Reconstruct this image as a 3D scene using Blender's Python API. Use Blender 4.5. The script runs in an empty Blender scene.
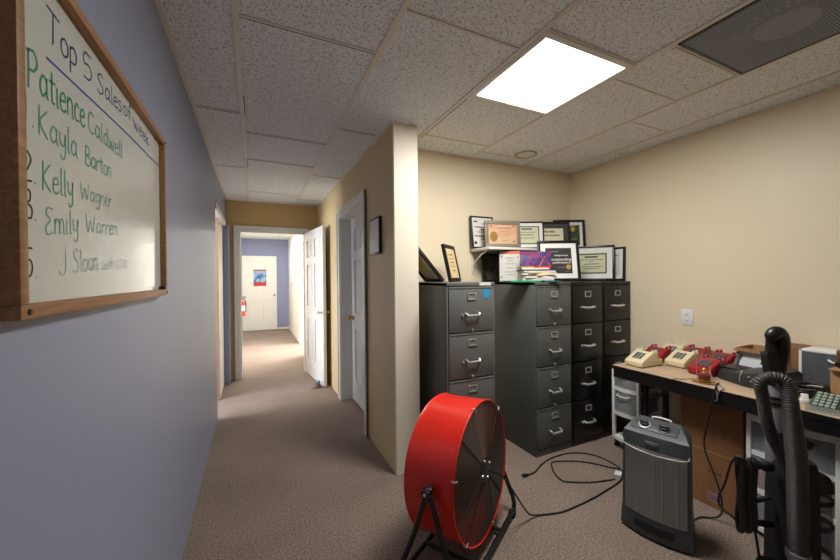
import bpy, bmesh, math, random
from mathutils import Vector, Matrix
random.seed(7)
PI = math.pi
SC = bpy.context.scene
COL = SC.collection
V = Vector

# ------------------------------------------------------------------ materials
def lin(c):
    c = c / 255.0
    return c / 12.92 if c <= 0.04045 else ((c + 0.055) / 1.055) ** 2.4
def rgb(r, g, b):
    return (lin(r), lin(g), lin(b), 1.0)

def pm(name, col, rough=0.6, metal=0.0, var=0.06, vscale=8.0, bump=0.0, bscale=200.0, spec=0.5, emit=None, estr=0.0, coat=0.0):
    """principled surface whose colour wanders a little (procedural noise) with an optional fine bump"""
    m = bpy.data.materials.new(name); m.use_nodes = True
    nt = m.node_tree; N = nt.nodes; L = nt.links
    b = N['Principled BSDF']
    b.inputs['Roughness'].default_value = rough
    b.inputs['Metallic'].default_value = metal
    b.inputs['Specular IOR Level'].default_value = spec
    b.inputs['Coat Weight'].default_value = coat
    tc = N.new('ShaderNodeTexCoord')
    c = rgb(*col)
    n = N.new('ShaderNodeTexNoise'); n.inputs['Scale'].default_value = vscale; n.inputs['Detail'].default_value = 3
    L.new(tc.outputs['Object'], n.inputs['Vector'])
    mx = N.new('ShaderNodeMix'); mx.data_type = 'RGBA'
    mx.inputs[6].default_value = tuple(x * (1 - var) for x in c[:3]) + (1,)
    mx.inputs[7].default_value = tuple(min(1, x * (1 + var)) for x in c[:3]) + (1,)
    L.new(n.outputs['Fac'], mx.inputs[0])
    L.new(mx.outputs[2], b.inputs['Base Color'])
    if bump:
        n2 = N.new('ShaderNodeTexNoise'); n2.inputs['Scale'].default_value = bscale; n2.inputs['Detail'].default_value = 2
        L.new(tc.outputs['Object'], n2.inputs['Vector'])
        bp = N.new('ShaderNodeBump'); bp.inputs['Strength'].default_value = bump; bp.inputs['Distance'].default_value = 0.002
        L.new(n2.outputs['Fac'], bp.inputs['Height']); L.new(bp.outputs['Normal'], b.inputs['Normal'])
    if emit:
        b.inputs['Emission Color'].default_value = rgb(*emit); b.inputs['Emission Strength'].default_value = estr
    return m

M = {}
M['cream'] = pm('cream_wall_paint', (229, 215, 187), 0.42, var=0.02, vscale=2, bump=0.12, bscale=120, spec=0.35)
M['ochre'] = pm('ochre_wall_paint', (204, 174, 116), 0.6, var=0.02, vscale=2, bump=0.1, bscale=120, spec=0.3)
M['blue'] = pm('lavender_blue_wall_paint', (146, 152, 174), 0.42, var=0.025, vscale=1.5, bump=0.12, bscale=100, spec=0.35)
M['violet'] = pm('violet_wall_paint', (144, 149, 182), 0.6, var=0.02, vscale=2, bump=0.1, bscale=120, spec=0.3)
M['offwhite'] = pm('offwhite_wall_paint', (232, 228, 218), 0.6, var=0.02, vscale=2, bump=0.1, bscale=120, spec=0.3)
M['trim'] = pm('white_trim_paint', (224, 222, 216), 0.35, var=0.015, vscale=3, spec=0.45)
M['doorwhite'] = pm('white_door_paint', (228, 227, 222), 0.4, var=0.015, vscale=3, spec=0.4)
M['grid'] = pm('ceiling_grid_metal', (222, 218, 208), 0.5, var=0.03)
M['gap'] = pm('dark_gap', (70, 64, 58), 0.9)
M['darkgrey'] = pm('dark_grey_paint', (60, 62, 61), 0.42, var=0.05, vscale=4, bump=0.05, bscale=300)
M['steel1'] = pm('grey_cabinet_enamel', (98, 100, 97), 0.42, var=0.05, vscale=3, bump=0.05, bscale=250, spec=0.45)
M['steel2'] = pm('olive_grey_cabinet_enamel', (84, 88, 84), 0.45, var=0.07, vscale=3, bump=0.05, bscale=250, spec=0.4)
M['steel3'] = pm('black_cabinet_enamel', (15, 15, 15), 0.36, var=0.08, vscale=4, bump=0.05, bscale=250, spec=0.45)
M['chrome'] = pm('chrome', (214, 212, 206), 0.3, metal=0.75, var=0.02)
M['satin'] = pm('satin_metal', (168, 166, 160), 0.45, metal=0.5, var=0.03)
M['brass'] = pm('brass', (196, 152, 64), 0.3, metal=1.0, var=0.05)
M['gold'] = pm('gold_paint', (188, 152, 80), 0.35, metal=0.7, var=0.08, vscale=40)
M['black'] = pm('black_plastic', (18, 18, 19), 0.38, var=0.1)
M['blackmatte'] = pm('black_matte_plastic', (22, 22, 23), 0.65, var=0.1, bump=0.05)
M['rubber'] = pm('black_rubber', (15, 15, 15), 0.55, var=0.1)
M['frameblack'] = pm('black_frame_wood', (24, 21, 19), 0.35, var=0.15, vscale=20)
M['framegrey'] = pm('taupe_frame_wood', (128, 116, 100), 0.5, var=0.08, vscale=20)
M['mat'] = pm('white_mat_board', (232, 231, 228), 0.7, var=0.01)
M['matdark'] = pm('charcoal_mat_board', (66, 60, 62), 0.7, var=0.03)
M['paper'] = pm('white_paper', (214, 211, 204), 0.75, var=0.02)
M['papercream'] = pm('cream_certificate_paper', (222, 216, 186), 0.7, var=0.03, vscale=12)
M['papergreen'] = pm('pale_green_certificate_paper', (206, 206, 172), 0.7, var=0.03, vscale=12)
M['ink'] = pm('dark_ink', (44, 42, 44), 0.7)
M['inkgrey'] = pm('grey_ink', (130, 126, 118), 0.7)
M['inkgreen'] = pm('green_border_ink', (50, 72, 58), 0.7)
M['red'] = pm('red_fan_enamel', (222, 40, 24), 0.33, var=0.05, vscale=5, bump=0.03, bscale=300, coat=0.2)
M['redphone'] = pm('red_phone_plastic', (150, 22, 36), 0.3, var=0.04, coat=0.2)
M['creamphone'] = pm('cream_phone_plastic', (222, 208, 170), 0.35, var=0.03, vscale=15)
M['keys'] = pm('grey_keypad_keys', (84, 92, 98), 0.5, var=0.05)
M['keyplate'] = pm('pale_keypad_plate', (196, 190, 160), 0.5, var=0.03)
M['keyplatedark'] = pm('dark_keypad_plate', (70, 42, 48), 0.5, var=0.03)
M['heater'] = pm('grey_green_heater_plastic', (64, 70, 71), 0.45, var=0.04, bump=0.04, bscale=400)
M['heaterdark'] = pm('dark_heater_plastic', (48, 53, 54), 0.45, var=0.05)
M['whiteplastic'] = pm('white_plastic', (232, 232, 229), 0.4, var=0.02)
M['hose'] = pm('grey_vacuum_hose', (62, 58, 54), 0.5, var=0.08)
M['silver'] = pm('silver_grey_plastic', (118, 118, 120), 0.35, var=0.04)
M['device'] = pm('charcoal_plastic', (48, 49, 51), 0.42, var=0.06)
M['extred'] = pm('extinguisher_red', (204, 24, 18), 0.3, var=0.03)
M['blueplastic'] = pm('grey_blue_cloth', (120, 134, 150), 0.8, var=0.1, vscale=40)
M['bluesticker'] = pm('blue_sticker', (36, 142, 196), 0.6)
M['yellowpaper'] = pm('yellow_paper', (222, 170, 60), 0.7)
M['redbook'] = pm('red_cover', (190, 46, 52), 0.55)
M['greenfolder'] = pm('green_folder', (44, 146, 92), 0.65)
M['tealpaper'] = pm('teal_folder', (40, 96, 110), 0.65)
M['brownroll'] = pm('brown_tape', (104, 66, 40), 0.4, var=0.1)
M['seal'] = pm('gold_seal', (190, 166, 78), 0.4, metal=0.3)
M['orangehead'] = pm('orange_print', (214, 120, 80), 0.7)
M['pcb'] = pm('green_circuit_board', (44, 80, 66), 0.5, var=0.2, vscale=60)
M['pcbchip'] = pm('pale_component', (150, 164, 152), 0.5)
M['inkblue'] = pm('blue_marker', (40, 44, 110), 0.5)
M['inkg1'] = pm('green_marker', (38, 140, 110), 0.5)
M['inkg2'] = pm('faded_green_marker', (84, 156, 136), 0.5)
M['inkg3'] = pm('fainter_green_marker', (112, 166, 150), 0.5)
M['inkg4'] = pm('nearly_wiped_green_marker', (160, 188, 178), 0.5)
M['tablecables'] = pm('black_cable', (20, 20, 21), 0.5)
M['greycable'] = pm('grey_cable', (120, 116, 110), 0.5)
M['brownfig'] = pm('red_brown_glass', (110, 44, 34), 0.25, coat=0.3)
M['signbright'] = pm('printed_page', (225, 228, 232), 0.6)
M['tag'] = pm('white_tag', (225, 225, 225), 0.6)
M['tanedge'] = pm('tan_wood_edge', (176, 140, 104), 0.6, var=0.08)

def wood(name, c1, c2, axis_scale=(4, 60, 60), rough=0.5):
    m = bpy.data.materials.new(name); m.use_nodes = True
    nt = m.node_tree; N = nt.nodes; L = nt.links; b = N['Principled BSDF']
    tc = N.new('ShaderNodeTexCoord'); mp = N.new('ShaderNodeMapping'); mp.inputs['Scale'].default_value = axis_scale
    n = N.new('ShaderNodeTexNoise'); n.inputs['Scale'].default_value = 1.0; n.inputs['Detail'].default_value = 5; n.inputs['Distortion'].default_value = 1.2
    cr = N.new('ShaderNodeValToRGB'); cr.color_ramp.elements[0].color = rgb(*c1); cr.color_ramp.elements[1].color = rgb(*c2)
    cr.color_ramp.elements[0].position = 0.3; cr.color_ramp.elements[1].position = 0.7
    L.new(tc.outputs['Object'], mp.inputs['Vector']); L.new(mp.outputs['Vector'], n.inputs['Vector'])
    L.new(n.outputs['Fac'], cr.inputs['Fac']); L.new(cr.outputs['Color'], b.inputs['Base Color'])
    b.inputs['Roughness'].default_value = rough
    return m
M['oakframe_y'] = wood('oak_frame_lengthwise', (142, 100, 64), (172, 128, 88), (70, 4, 70))
M['tabletop'] = wood('tan_wood_laminate', (172, 146, 120), (192, 168, 140), (50, 3, 50), 0.45)
M['cardboard'] = wood('brown_cardboard', (134, 92, 58), (150, 106, 70), (20, 20, 4), 0.85)
M['cardboard2'] = wood('tan_cardboard', (168, 128, 84), (186, 144, 98), (20, 20, 4), 0.85)

def carpet():
    m = bpy.data.materials.new('taupe_loop_carpet'); m.use_nodes = True
    nt = m.node_tree; N = nt.nodes; L = nt.links; b = N['Principled BSDF']
    tc = N.new('ShaderNodeTexCoord')
    n = N.new('ShaderNodeTexNoise'); n.inputs['Scale'].default_value = 95; n.inputs['Detail'].default_value = 4; n.inputs['Roughness'].default_value = 0.8
    n2 = N.new('ShaderNodeTexNoise'); n2.inputs['Scale'].default_value = 2.2; n2.inputs['Detail'].default_value = 5
    cr = N.new('ShaderNodeValToRGB')
    cr.color_ramp.elements[0].position = 0.3; cr.color_ramp.elements[0].color = rgb(92, 78, 69)
    cr.color_ramp.elements[1].position = 0.7; cr.color_ramp.elements[1].color = rgb(180, 162, 149)
    cr2 = N.new('ShaderNodeValToRGB')
    cr2.color_ramp.elements[0].position = 0.3; cr2.color_ramp.elements[0].color = (0.84, 0.83, 0.82, 1)
    cr2.color_ramp.elements[1].position = 0.65; cr2.color_ramp.elements[1].color = (1, 1, 1, 1)
    mx = N.new('ShaderNodeMix'); mx.data_type = 'RGBA'; mx.blend_type = 'MULTIPLY'; mx.inputs[0].default_value = 1
    L.new(tc.outputs['Object'], n.inputs['Vector']); L.new(tc.outputs['Object'], n2.inputs['Vector'])
    L.new(n.outputs['Fac'], cr.inputs['Fac']); L.new(n2.outputs['Fac'], cr2.inputs['Fac'])
    L.new(cr.outputs['Color'], mx.inputs[6]); L.new(cr2.outputs['Color'], mx.inputs[7]); L.new(mx.outputs[2], b.inputs['Base Color'])
    v = N.new('ShaderNodeTexVoronoi'); v.inputs['Scale'].default_value = 260
    L.new(tc.outputs['Object'], v.inputs['Vector'])
    bp = N.new('ShaderNodeBump'); bp.inputs['Strength'].default_value = 0.7; bp.inputs['Distance'].default_value = 0.004
    L.new(v.outputs['Distance'], bp.inputs['Height']); L.new(bp.outputs['Normal'], b.inputs['Normal'])
    b.inputs['Roughness'].default_value = 0.95; b.inputs['Specular IOR Level'].default_value = 0.1
    return m
M['carpet'] = carpet()

def tile():
    """mineral-fibre ceiling tile: pale face with scattered short dark fissures"""
    m = bpy.data.materials.new('fissured_ceiling_tile'); m.use_nodes = True
    nt = m.node_tree; N = nt.nodes; L = nt.links; b = N['Principled BSDF']
    tc = N.new('ShaderNodeTexCoord')
    masks = []
    for i, sc in enumerate(((60, 190, 1), (190, 60, 1), (130, 100, 1))):
        mp = N.new('ShaderNodeMapping'); mp.inputs['Scale'].default_value = sc
        mp.inputs['Rotation'].default_value = (0, 0, 0.45 + 0.9 * i)
        n = N.new('ShaderNodeTexNoise'); n.noise_dimensions = '2D'; n.inputs['Scale'].default_value = 1; n.inputs['Detail'].default_value = 1.0
        n.inputs['Distortion'].default_value = 0.6
        L.new(tc.outputs['Object'], mp.inputs['Vector']); L.new(mp.outputs['Vector'], n.inputs['Vector'])
        cr = N.new('ShaderNodeValToRGB')
        cr.color_ramp.elements[0].position = 0.67; cr.color_ramp.elements[0].color = (0, 0, 0, 1)
        cr.color_ramp.elements[1].position = 0.705; cr.color_ramp.elements[1].color = (1, 1, 1, 1)
        L.new(n.outputs['Fac'], cr.inputs['Fac']); masks.append(cr.outputs['Color'])
    a = N.new('ShaderNodeMix'); a.data_type = 'RGBA'; a.blend_type = 'LIGHTEN'; a.inputs[0].default_value = 1
    L.new(masks[0], a.inputs[6]); L.new(masks[1], a.inputs[7])
    a2 = N.new('ShaderNodeMix'); a2.data_type = 'RGBA'; a2.blend_type = 'LIGHTEN'; a2.inputs[0].default_value = 1
    L.new(a.outputs[2], a2.inputs[6]); L.new(masks[2], a2.inputs[7])
    mx = N.new('ShaderNodeMix'); mx.data_type = 'RGBA'
    mx.inputs[6].default_value = rgb(238, 243, 246); mx.inputs[7].default_value = rgb(172, 170, 164)
    L.new(a2.outputs[2], mx.inputs[0]); L.new(mx.outputs[2], b.inputs['Base Color'])
    bp = N.new('ShaderNodeBump'); bp.invert = True; bp.inputs['Strength'].default_value = 0.5; bp.inputs['Distance'].default_value = 0.003
    L.new(a2.outputs[2], bp.inputs['Height']); L.new(bp.outputs['Normal'], b.inputs['Normal'])
    b.inputs['Roughness'].default_value = 0.9; b.inputs['Specular IOR Level'].default_value = 0.15
    return m
M['tile'] = tile()

def dots(name, c_sheet, c_hole, scale, thr=0.32, see_through=False, metal=0.0, rough=0.5, axes=(0, 1)):
    """sheet with a regular grid of round perforations"""
    m = bpy.data.materials.new(name); m.use_nodes = True
    nt = m.node_tree; N = nt.nodes; L = nt.links; b = N['Principled BSDF']
    tc = N.new('ShaderNodeTexCoord'); sp = N.new('ShaderNodeSeparateXYZ'); L.new(tc.outputs['Object'], sp.inputs[0])
    d = []
    for k in axes:
        mu = N.new('ShaderNodeMath'); mu.operation = 'MULTIPLY'; mu.inputs[1].default_value = scale; L.new(sp.outputs[k], mu.inputs[0])
        fr = N.new('ShaderNodeMath'); fr.operation = 'FRACT'; L.new(mu.outputs[0], fr.inputs[0])
        su = N.new('ShaderNodeMath'); su.operation = 'SUBTRACT'; su.inputs[1].default_value = 0.5; L.new(fr.outputs[0], su.inputs[0])
        sq = N.new('ShaderNodeMath'); sq.operation = 'POWER'; sq.inputs[1].default_value = 2.0
        ab = N.new('ShaderNodeMath'); ab.operation = 'ABSOLUTE'; L.new(su.outputs[0], ab.inputs[0]); L.new(ab.outputs[0], sq.inputs[0])
        d.append(sq)
    ad = N.new('ShaderNodeMath'); ad.operation = 'ADD'; L.new(d[0].outputs[0], ad.inputs[0]); L.new(d[1].outputs[0], ad.inputs[1])
    lt = N.new('ShaderNodeMath'); lt.operation = 'LESS_THAN'; lt.inputs[1].default_value = thr * thr; L.new(ad.outputs[0], lt.inputs[0])
    b.inputs['Metallic'].default_value = metal; b.inputs['Roughness'].default_value = rough
    if see_through:
        b.inputs['Base Color'].default_value = rgb(*c_sheet)
        tr = N.new('ShaderNodeBsdfTransparent'); ms = N.new('ShaderNodeMixShader')
        L.new(lt.outputs[0], ms.inputs[0]); L.new(b.outputs[0], ms.inputs[1]); L.new(tr.outputs[0], ms.inputs[2])
        L.new(ms.outputs[0], N['Material Output'].inputs['Surface'])
    else:
        mx = N.new('ShaderNodeMix'); mx.data_type = 'RGBA'; mx.inputs[6].default_value = rgb(*c_sheet); mx.inputs[7].default_value = rgb(*c_hole)
        L.new(lt.outputs[0], mx.inputs[0]); L.new(mx.outputs[2], b.inputs['Base Color'])
    return m
M['perf'] = dots('perforated_grey_sheet', (158, 165, 176), (0, 0, 0), 110, 0.38, True)
M['heatmesh'] = dots('perforated_silver_mesh', (150, 150, 148), (58, 58, 58), 150, 0.3, False, 0.5, 0.45, (1, 2))

def clearplastic(name, tint, opacity, rough=0.25):
    m = bpy.data.materials.new(name); m.use_nodes = True
    nt = m.node_tree; N = nt.nodes; L = nt.links; b = N['Principled BSDF']
    b.inputs['Base Color'].default_value = rgb(*tint); b.inputs['Roughness'].default_value = rough
    n = N.new('ShaderNodeTexNoise'); n.inputs['Scale'].default_value = 9
    mr = N.new('ShaderNodeMapRange'); mr.inputs['To Min'].default_value = opacity - 0.12; mr.inputs['To Max'].default_value = opacity + 0.12
    tc = N.new('ShaderNodeTexCoord'); L.new(tc.outputs['Object'], n.inputs['Vector']); L.new(n.outputs['Fac'], mr.inputs['Value'])
    tr = N.new('ShaderNodeBsdfTransparent'); ms = N.new('ShaderNodeMixShader')
    L.new(mr.outputs[0], ms.inputs[0]); L.new(tr.outputs[0], ms.inputs[1]); L.new(b.outputs[0], ms.inputs[2])
    L.new(ms.outputs[0], N['Material Output'].inputs['Surface'])
    return m
M['frost'] = clearplastic('frosted_clear_plastic', (176, 182, 184), 0.36, 0.3)
M['smoke'] = clearplastic('smoky_clear_plastic', (84, 80, 76), 0.55, 0.2)
M['smoke2'] = clearplastic('dark_frosted_plastic', (104, 108, 114), 0.6, 0.3)
M['clear'] = clearplastic('clear_plastic', (190, 200, 196), 0.28, 0.15)
M['glass'] = clearplastic('picture_glass', (210, 214, 214), 0.14, 0.05)

def colours(name, cols, scale, rough=0.5):
    """a printed picture: irregular cells of the given colours"""
    m = bpy.data.materials.new(name); m.use_nodes = True
    nt = m.node_tree; N = nt.nodes; L = nt.links; b = N['Principled BSDF']
    tc = N.new('ShaderNodeTexCoord'); v = N.new('ShaderNodeTexNoise'); v.inputs['Scale'].default_value = scale; v.inputs['Detail'].default_value = 2
    L.new(tc.outputs['Object'], v.inputs['Vector'])
    cr = N.new('ShaderNodeValToRGB'); cr.color_ramp.interpolation = 'CONSTANT'
    n = len(cols); e = cr.color_ramp.elements
    while len(e) < n: e.new(0.5)
    for i, c in enumerate(cols):
        e[i].position = 0.0 if i == 0 else 0.36 + 0.28 * (i - 1) / max(1, n - 2); e[i].color = rgb(*c)
    L.new(v.outputs['Fac'], cr.inputs['Fac']); L.new(cr.outputs['Color'], b.inputs['Base Color'])
    b.inputs['Roughness'].default_value = rough
    return m
M['purpleart'] = colours('purple_pink_print', [(108, 50, 100), (58, 52, 112), (124, 52, 98), (54, 58, 116), (150, 104, 92)], 9)
M['greenart'] = colours('dark_garden_print', [(44, 58, 62), (60, 80, 50), (40, 52, 60), (110, 120, 50)], 20)
M['darkart'] = colours('dim_print', [(52, 46, 42), (74, 66, 58), (40, 36, 34), (96, 88, 78)], 14)
M['orangeart'] = colours('peach_certificate_paper', [(208, 176, 132), (206, 168, 130), (208, 156, 126), (206, 148, 120)], 4)
M['tanart'] = colours('tan_certificate_paper', [(206, 178, 128), (214, 190, 144), (198, 168, 120)], 10)
M['stuffpink'] = colours('folded_clothes', [(60, 50, 52), (190, 84, 86), (206, 110, 104), (222, 206, 186)], 7, 0.8)
M['stuffplum'] = colours('dark_folded_cloth', [(60, 44, 68), (84, 60, 92), (48, 38, 52)], 9, 0.8)
M['stuffgrey'] = colours('grey_contents', [(60, 62, 62), (110, 116, 118), (84, 96, 104), (140, 146, 146)], 16, 0.7)
M['stuffdark'] = colours('dark_contents', [(40, 42, 40), (70, 72, 68), (52, 54, 50)], 10, 0.7)
M['mirrored'] = pm('silver_photo_paper', (212, 210, 206), 0.4, metal=0.0, var=0.12, vscale=12)

def whiteboard_mat():
    m = pm('whiteboard_enamel', (206, 208, 200), 0.16, var=0.03, vscale=3, spec=0.5)
    return m
M['board'] = whiteboard_mat()
M['lamp'] = pm('lit_diffuser', (255, 255, 255), 0.5, emit=(255, 250, 240), estr=6.0)

# ------------------------------------------------------------------ mesh helpers
def NB(): return bmesh.new()
def put(dst, src):
    me = bpy.data.meshes.new('t'); src.to_mesh(me); src.free(); dst.from_mesh(me); bpy.data.meshes.remove(me)
def bx(bm, x0, x1, y0, y1, z0, z1, bev=0.0, seg=2, mat=None):
    b = bmesh.new(); bmesh.ops.create_cube(b, size=1.0)
    sx, sy, sz = x1 - x0, y1 - y0, z1 - z0
    for v in b.verts:
        v.co = V(((v.co.x + .5) * sx + x0, (v.co.y + .5) * sy + y0, (v.co.z + .5) * sz + z0))
    if bev > 0:
        bmesh.ops.bevel(b, geom=b.edges[:], offset=min(bev, abs(sx) * .49, abs(sy) * .49, abs(sz) * .49), segments=seg, affect='EDGES', profile=0.5)
    if mat is not None: b.transform(mat)
    put(bm, b); return bm
def cat(pts, n=6, closed=False):
    """Catmull-Rom through the points"""
    P = [V(p) for p in pts]; out = []
    m = len(P)
    for i in range(m if closed else m - 1):
        p1, p2 = P[i], P[(i + 1) % m]
        p0 = P[i - 1] if (i > 0 or closed) else p1 * 2 - p2
        p3 = P[(i + 2) % m] if (i + 2 < m or closed) else p2 * 2 - p1
        for k in range(n):
            t = k / n
            out.append(0.5 * ((2 * p1) + (p2 - p0) * t + (2 * p0 - 5 * p1 + 4 * p2 - p3) * t * t + (3 * p1 - p0 - 3 * p2 + p3) * t ** 3))
    if not closed: out.append(P[-1])
    return out
def tube(bm, pts, r, n=8, closed=False):
    P = [V(p) for p in pts]; m = len(P)
    R = r if isinstance(r, (list, tuple)) else [r] * m
    rings = []; ref = None
    for i in range(m):
        a = P[i - 1] if (i > 0 or closed) else P[i]
        c = P[(i + 1) % m] if (i < m - 1 or closed) else P[i]
        t = (c - a)
        if t.length < 1e-9: t = V((0, 0, 1))
        t.normalize()
        if ref is None:
            ref = V((0, 0, 1)) if abs(t.z) < 0.9 else V((1, 0, 0))
        u = t.cross(ref)
        if u.length < 1e-6: u = t.cross(V((1, 0, 0)) if abs(t.x) < .9 else V((0, 1, 0)))
        u.normalize(); w = t.cross(u).normalized(); 
        ref = (ref - t * ref.dot(t))
        if ref.length > 1e-6: ref.normalize()
        else: ref = w
        w = ref; u = t.cross(w).normalized()
        rings.append([bm.verts.new(P[i] + (u * math.cos(2 * PI * k / n) + w * math.sin(2 * PI * k / n)) * R[i]) for k in range(n)])
    for i in range(m if closed else m - 1):
        A, B = rings[i], rings[(i + 1) % m]
        for k in range(n):
            bm.faces.new((A[k], A[(k + 1) % n], B[(k + 1) % n], B[k]))
    if not closed:
        bm.faces.new(rings[0][::-1]); bm.faces.new(rings[-1])
    return bm
def cyl(bm, p0, p1, r, n=16, r2=None):
    return tube(bm, [p0, p1], [r, r if r2 is None else r2], n)
def lathe(bm, prof, n=24, mat=None, cap=True):
    b = bmesh.new(); rings = []
    for r, z in prof:
        rings.append([b.verts.new((r * math.cos(2 * PI * k / n), r * math.sin(2 * PI * k / n), z)) for k in range(n)])
    for A, B in zip(rings, rings[1:]):
        for k in range(n): b.faces.new((A[k], A[(k + 1) % n], B[(k + 1) % n], B[k]))
    if cap:
        b.faces.new(rings[0][::-1]); b.faces.new(rings[-1])
    bmesh.ops.remove_doubles(b, verts=b.verts[:], dist=1e-6)
    if mat is not None: b.transform(mat)
    put(bm, b); return bm
def loft(bm, secs, closed_ring=True, caps=True):
    """skin between equally long rings of points"""
    R = [[bm.verts.new(V(p)) for p in s] for s in secs]; n = len(R[0])
    for A, B in zip(R, R[1:]):
        for k in range(n if closed_ring else n - 1):
            bm.faces.new((A[k], A[(k + 1) % n], B[(k + 1) % n], B[k]))
    if caps:
        bm.faces.new(R[0][::-1]); bm.faces.new(R[-1])
    return bm
def prism(bm, poly, d0, d1, plane='xz', bev=0.0):
    """polygon in a plane, pushed along the remaining axis"""
    b = bmesh.new()
    def p(a, c, d):
        return {'xz': (a, d, c), 'xy': (a, c, d), 'yz': (d, a, c)}[plane]
    A = [b.verts.new(p(a, c, d0)) for a, c in poly]; B = [b.verts.new(p(a, c, d1)) for a, c in poly]
    n = len(poly)
    b.faces.new(A[::-1]); b.faces.new(B)
    for k in range(n): b.faces.new((A[k], A[(k + 1) % n], B[(k + 1) % n], B[k]))
    bmesh.ops.recalc_face_normals(b, faces=b.faces[:])
    if bev > 0: bmesh.ops.bevel(b, geom=b.edges[:], offset=bev, segments=2, affect='EDGES', profile=0.5)
    put(bm, b); return bm
def sheet(bm, x0, x1, z0, z1, y, t=0.0008):
    return bx(bm, x0, x1, y - t, y, z0, z1)
def ring_rect(bm, x0, x1, z0, z1, w, y0, y1, bev=0.0):
    """four rails round an opening, in the xz plane"""
    bx(bm, x0, x1, y0, y1, z0, z0 + w, bev); bx(bm, x0, x1, y0, y1, z1 - w, z1, bev)
    bx(bm, x0, x0 + w, y0, y1, z0 + w, z1 - w, bev); bx(bm, x1 - w, x1, y0, y1, z0 + w, z1 - w, bev)
    return bm

def obj(name, bm, mat, parent=None, label=None, smooth=True, kind=None):
    bmesh.ops.recalc_face_normals(bm, faces=bm.faces[:])
    if smooth:
        for f in bm.faces: f.smooth = True
        for e in bm.edges:
            if len(e.link_faces) == 2 and e.calc_face_angle(0) > 0.6: e.smooth = False
    me = bpy.data.meshes.new(name); bm.to_mesh(me); bm.free()
    if mat is not None: me.materials.append(mat)
    o = bpy.data.objects.new(name, me); COL.objects.link(o)
    if parent is not None: o.parent = parent
    if label: o['label'] = label
    if kind: o['kind'] = kind
    return o
def thing(name, label, cat_, loc=(0, 0, 0), rotz=0.0, group=None, rot=None):
    o = bpy.data.objects.new(name, None); COL.objects.link(o); o.empty_display_size = 0.05
    o.location = loc; o.rotation_euler = rot if rot else (0, 0, rotz)
    o['label'] = label; o['category'] = cat_
    if group: o['group'] = group
    return o
def tag(o, label, cat_, group=None):
    o['label'] = label; o['category'] = cat_
    if group: o['group'] = group
    return o
def struct(name, bm, mat, parent=None, smooth=False):
    o = obj(name, bm, mat, parent, smooth=smooth)
    if parent is None: o['kind'] = 'structure'
    return o
def copy_tree(o, parent=None):
    c = o.copy(); COL.objects.link(c)
    if parent is not None: c.parent = parent
    for ch in list(o.children): copy_tree(ch, c)
    return c

# ------------------------------------------------------------------ plan of the place (metres; x across, y down the hall)
XL, XR, YE, YC, YB, XW, H = -0.332, 0.88, 5.39, 2.254, 2.654, 3.027, 2.44
YF = -2.6          # wall behind the photographer
YFAR = 10.3        # far end of the corridor

# ---- floor and ceiling
struct('floor', bx(NB(), -2.8, 3.2, YF - 0.15, YFAR + 0.15, -0.08, 0.0), M['carpet'])
bm = NB()
VX0, VX1, VY0, VY1 = 1.79, 2.365, 0.375, 0.955      # hole of the ceiling return
LX0, LX1, LY0, LY1 = 1.165, 1.765, 1.145, 1.745     # hole of the lamp
def slab_with_holes(bm, x0, x1, y0, y1, z0, z1, holes):
    xs = sorted({x0, x1, *[h[0] for h in holes], *[h[1] for h in holes]}); ys = sorted({y0, y1, *[h[2] for h in holes], *[h[3] for h in holes]})
    for a, b in zip(xs, xs[1:]):
        for c, d in zip(ys, ys[1:]):
            if any(a >= h[0] - 1e-6 and b <= h[1] + 1e-6 and c >= h[2] - 1e-6 and d <= h[3] + 1e-6 for h in holes): continue
            bx(bm, a, b, c, d, z0, z1)
slab_with_holes(bm, -2.8, 3.2, YF - 0.15, YFAR + 0.15, H + 0.004, H + 0.05, [(VX0, VX1, VY0, VY1), (LX0, LX1, LY0, LY1)])
struct('ceiling', bm, M['tile'])
# grid bars
GX = [-0.055, 0.55, 1.152, 1.765, 2.375, 2.825]
bm = NB()
for i, x in enumerate(GX):
    y1 = YE if x < XR else YB
    bx(bm, x - 0.012, x + 0.012, YF, y1, H - 0.003, H + 0.006)
for x in (0.0, 0.6): bx(bm, x - 0.012, x + 0.012, YE + 0.12, YFAR, H - 0.003, H + 0.006)
bx(bm, XL, XL + 0.02, YF, YE, H - 0.003, H + 0.005); bx(bm, XR - 0.02, XR, YC, YE, H - 0.003, H + 0.005)
bx(bm, XR + 0.18, XW, YB - 0.018, YB, H - 0.003, H + 0.005); bx(bm, XW - 0.018, XW, YF, YB, H - 0.003, H + 0.005)
struct('trim_1', bm, M['grid'])
bm = NB()
spans = [(XL, GX[0], (1.29, 2.54, 3.78, 5.0)), (GX[0], GX[1], (0.38, 1.60, 2.85, 3.48, 4.74)), (GX[1], GX[2], (0.08, 1.295, 2.515)),
         (GX[1], XR, (3.765, 4.98)), (GX[2], GX[3], (0.53, 1.136, 1.754, 2.36)), (GX[3], GX[4], (0.36, 0.963, 1.275, 2.48)), (GX[4], GX[5], (0.36, 1.575)), (GX[5], XW, (0.8, 2.02))]
for a, b, ys in spans:
    for y in ys: bx(bm, a, b, y - 0.006, y + 0.006, H - 0.001, H + 0.006)
for y in (8.2, 8.8, 9.4): bx(bm, XL, 0.87, y - 0.008, y + 0.008, H - 0.001, H + 0.006)
struct('trim_2', bm, M['grid'])
bm = NB()   # the dark open joints beside some bars
for x, y0, y1 in ((GX[2] + 0.015, 1.78, 2.42), (GX[0] + 0.014, 2.3, 2.54), (GX[0] + 0.014, 3.5, 3.78)):
    bx(bm, x - 0.002, x + 0.002, y0, y1, H - 0.0035, H + 0.006)
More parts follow.
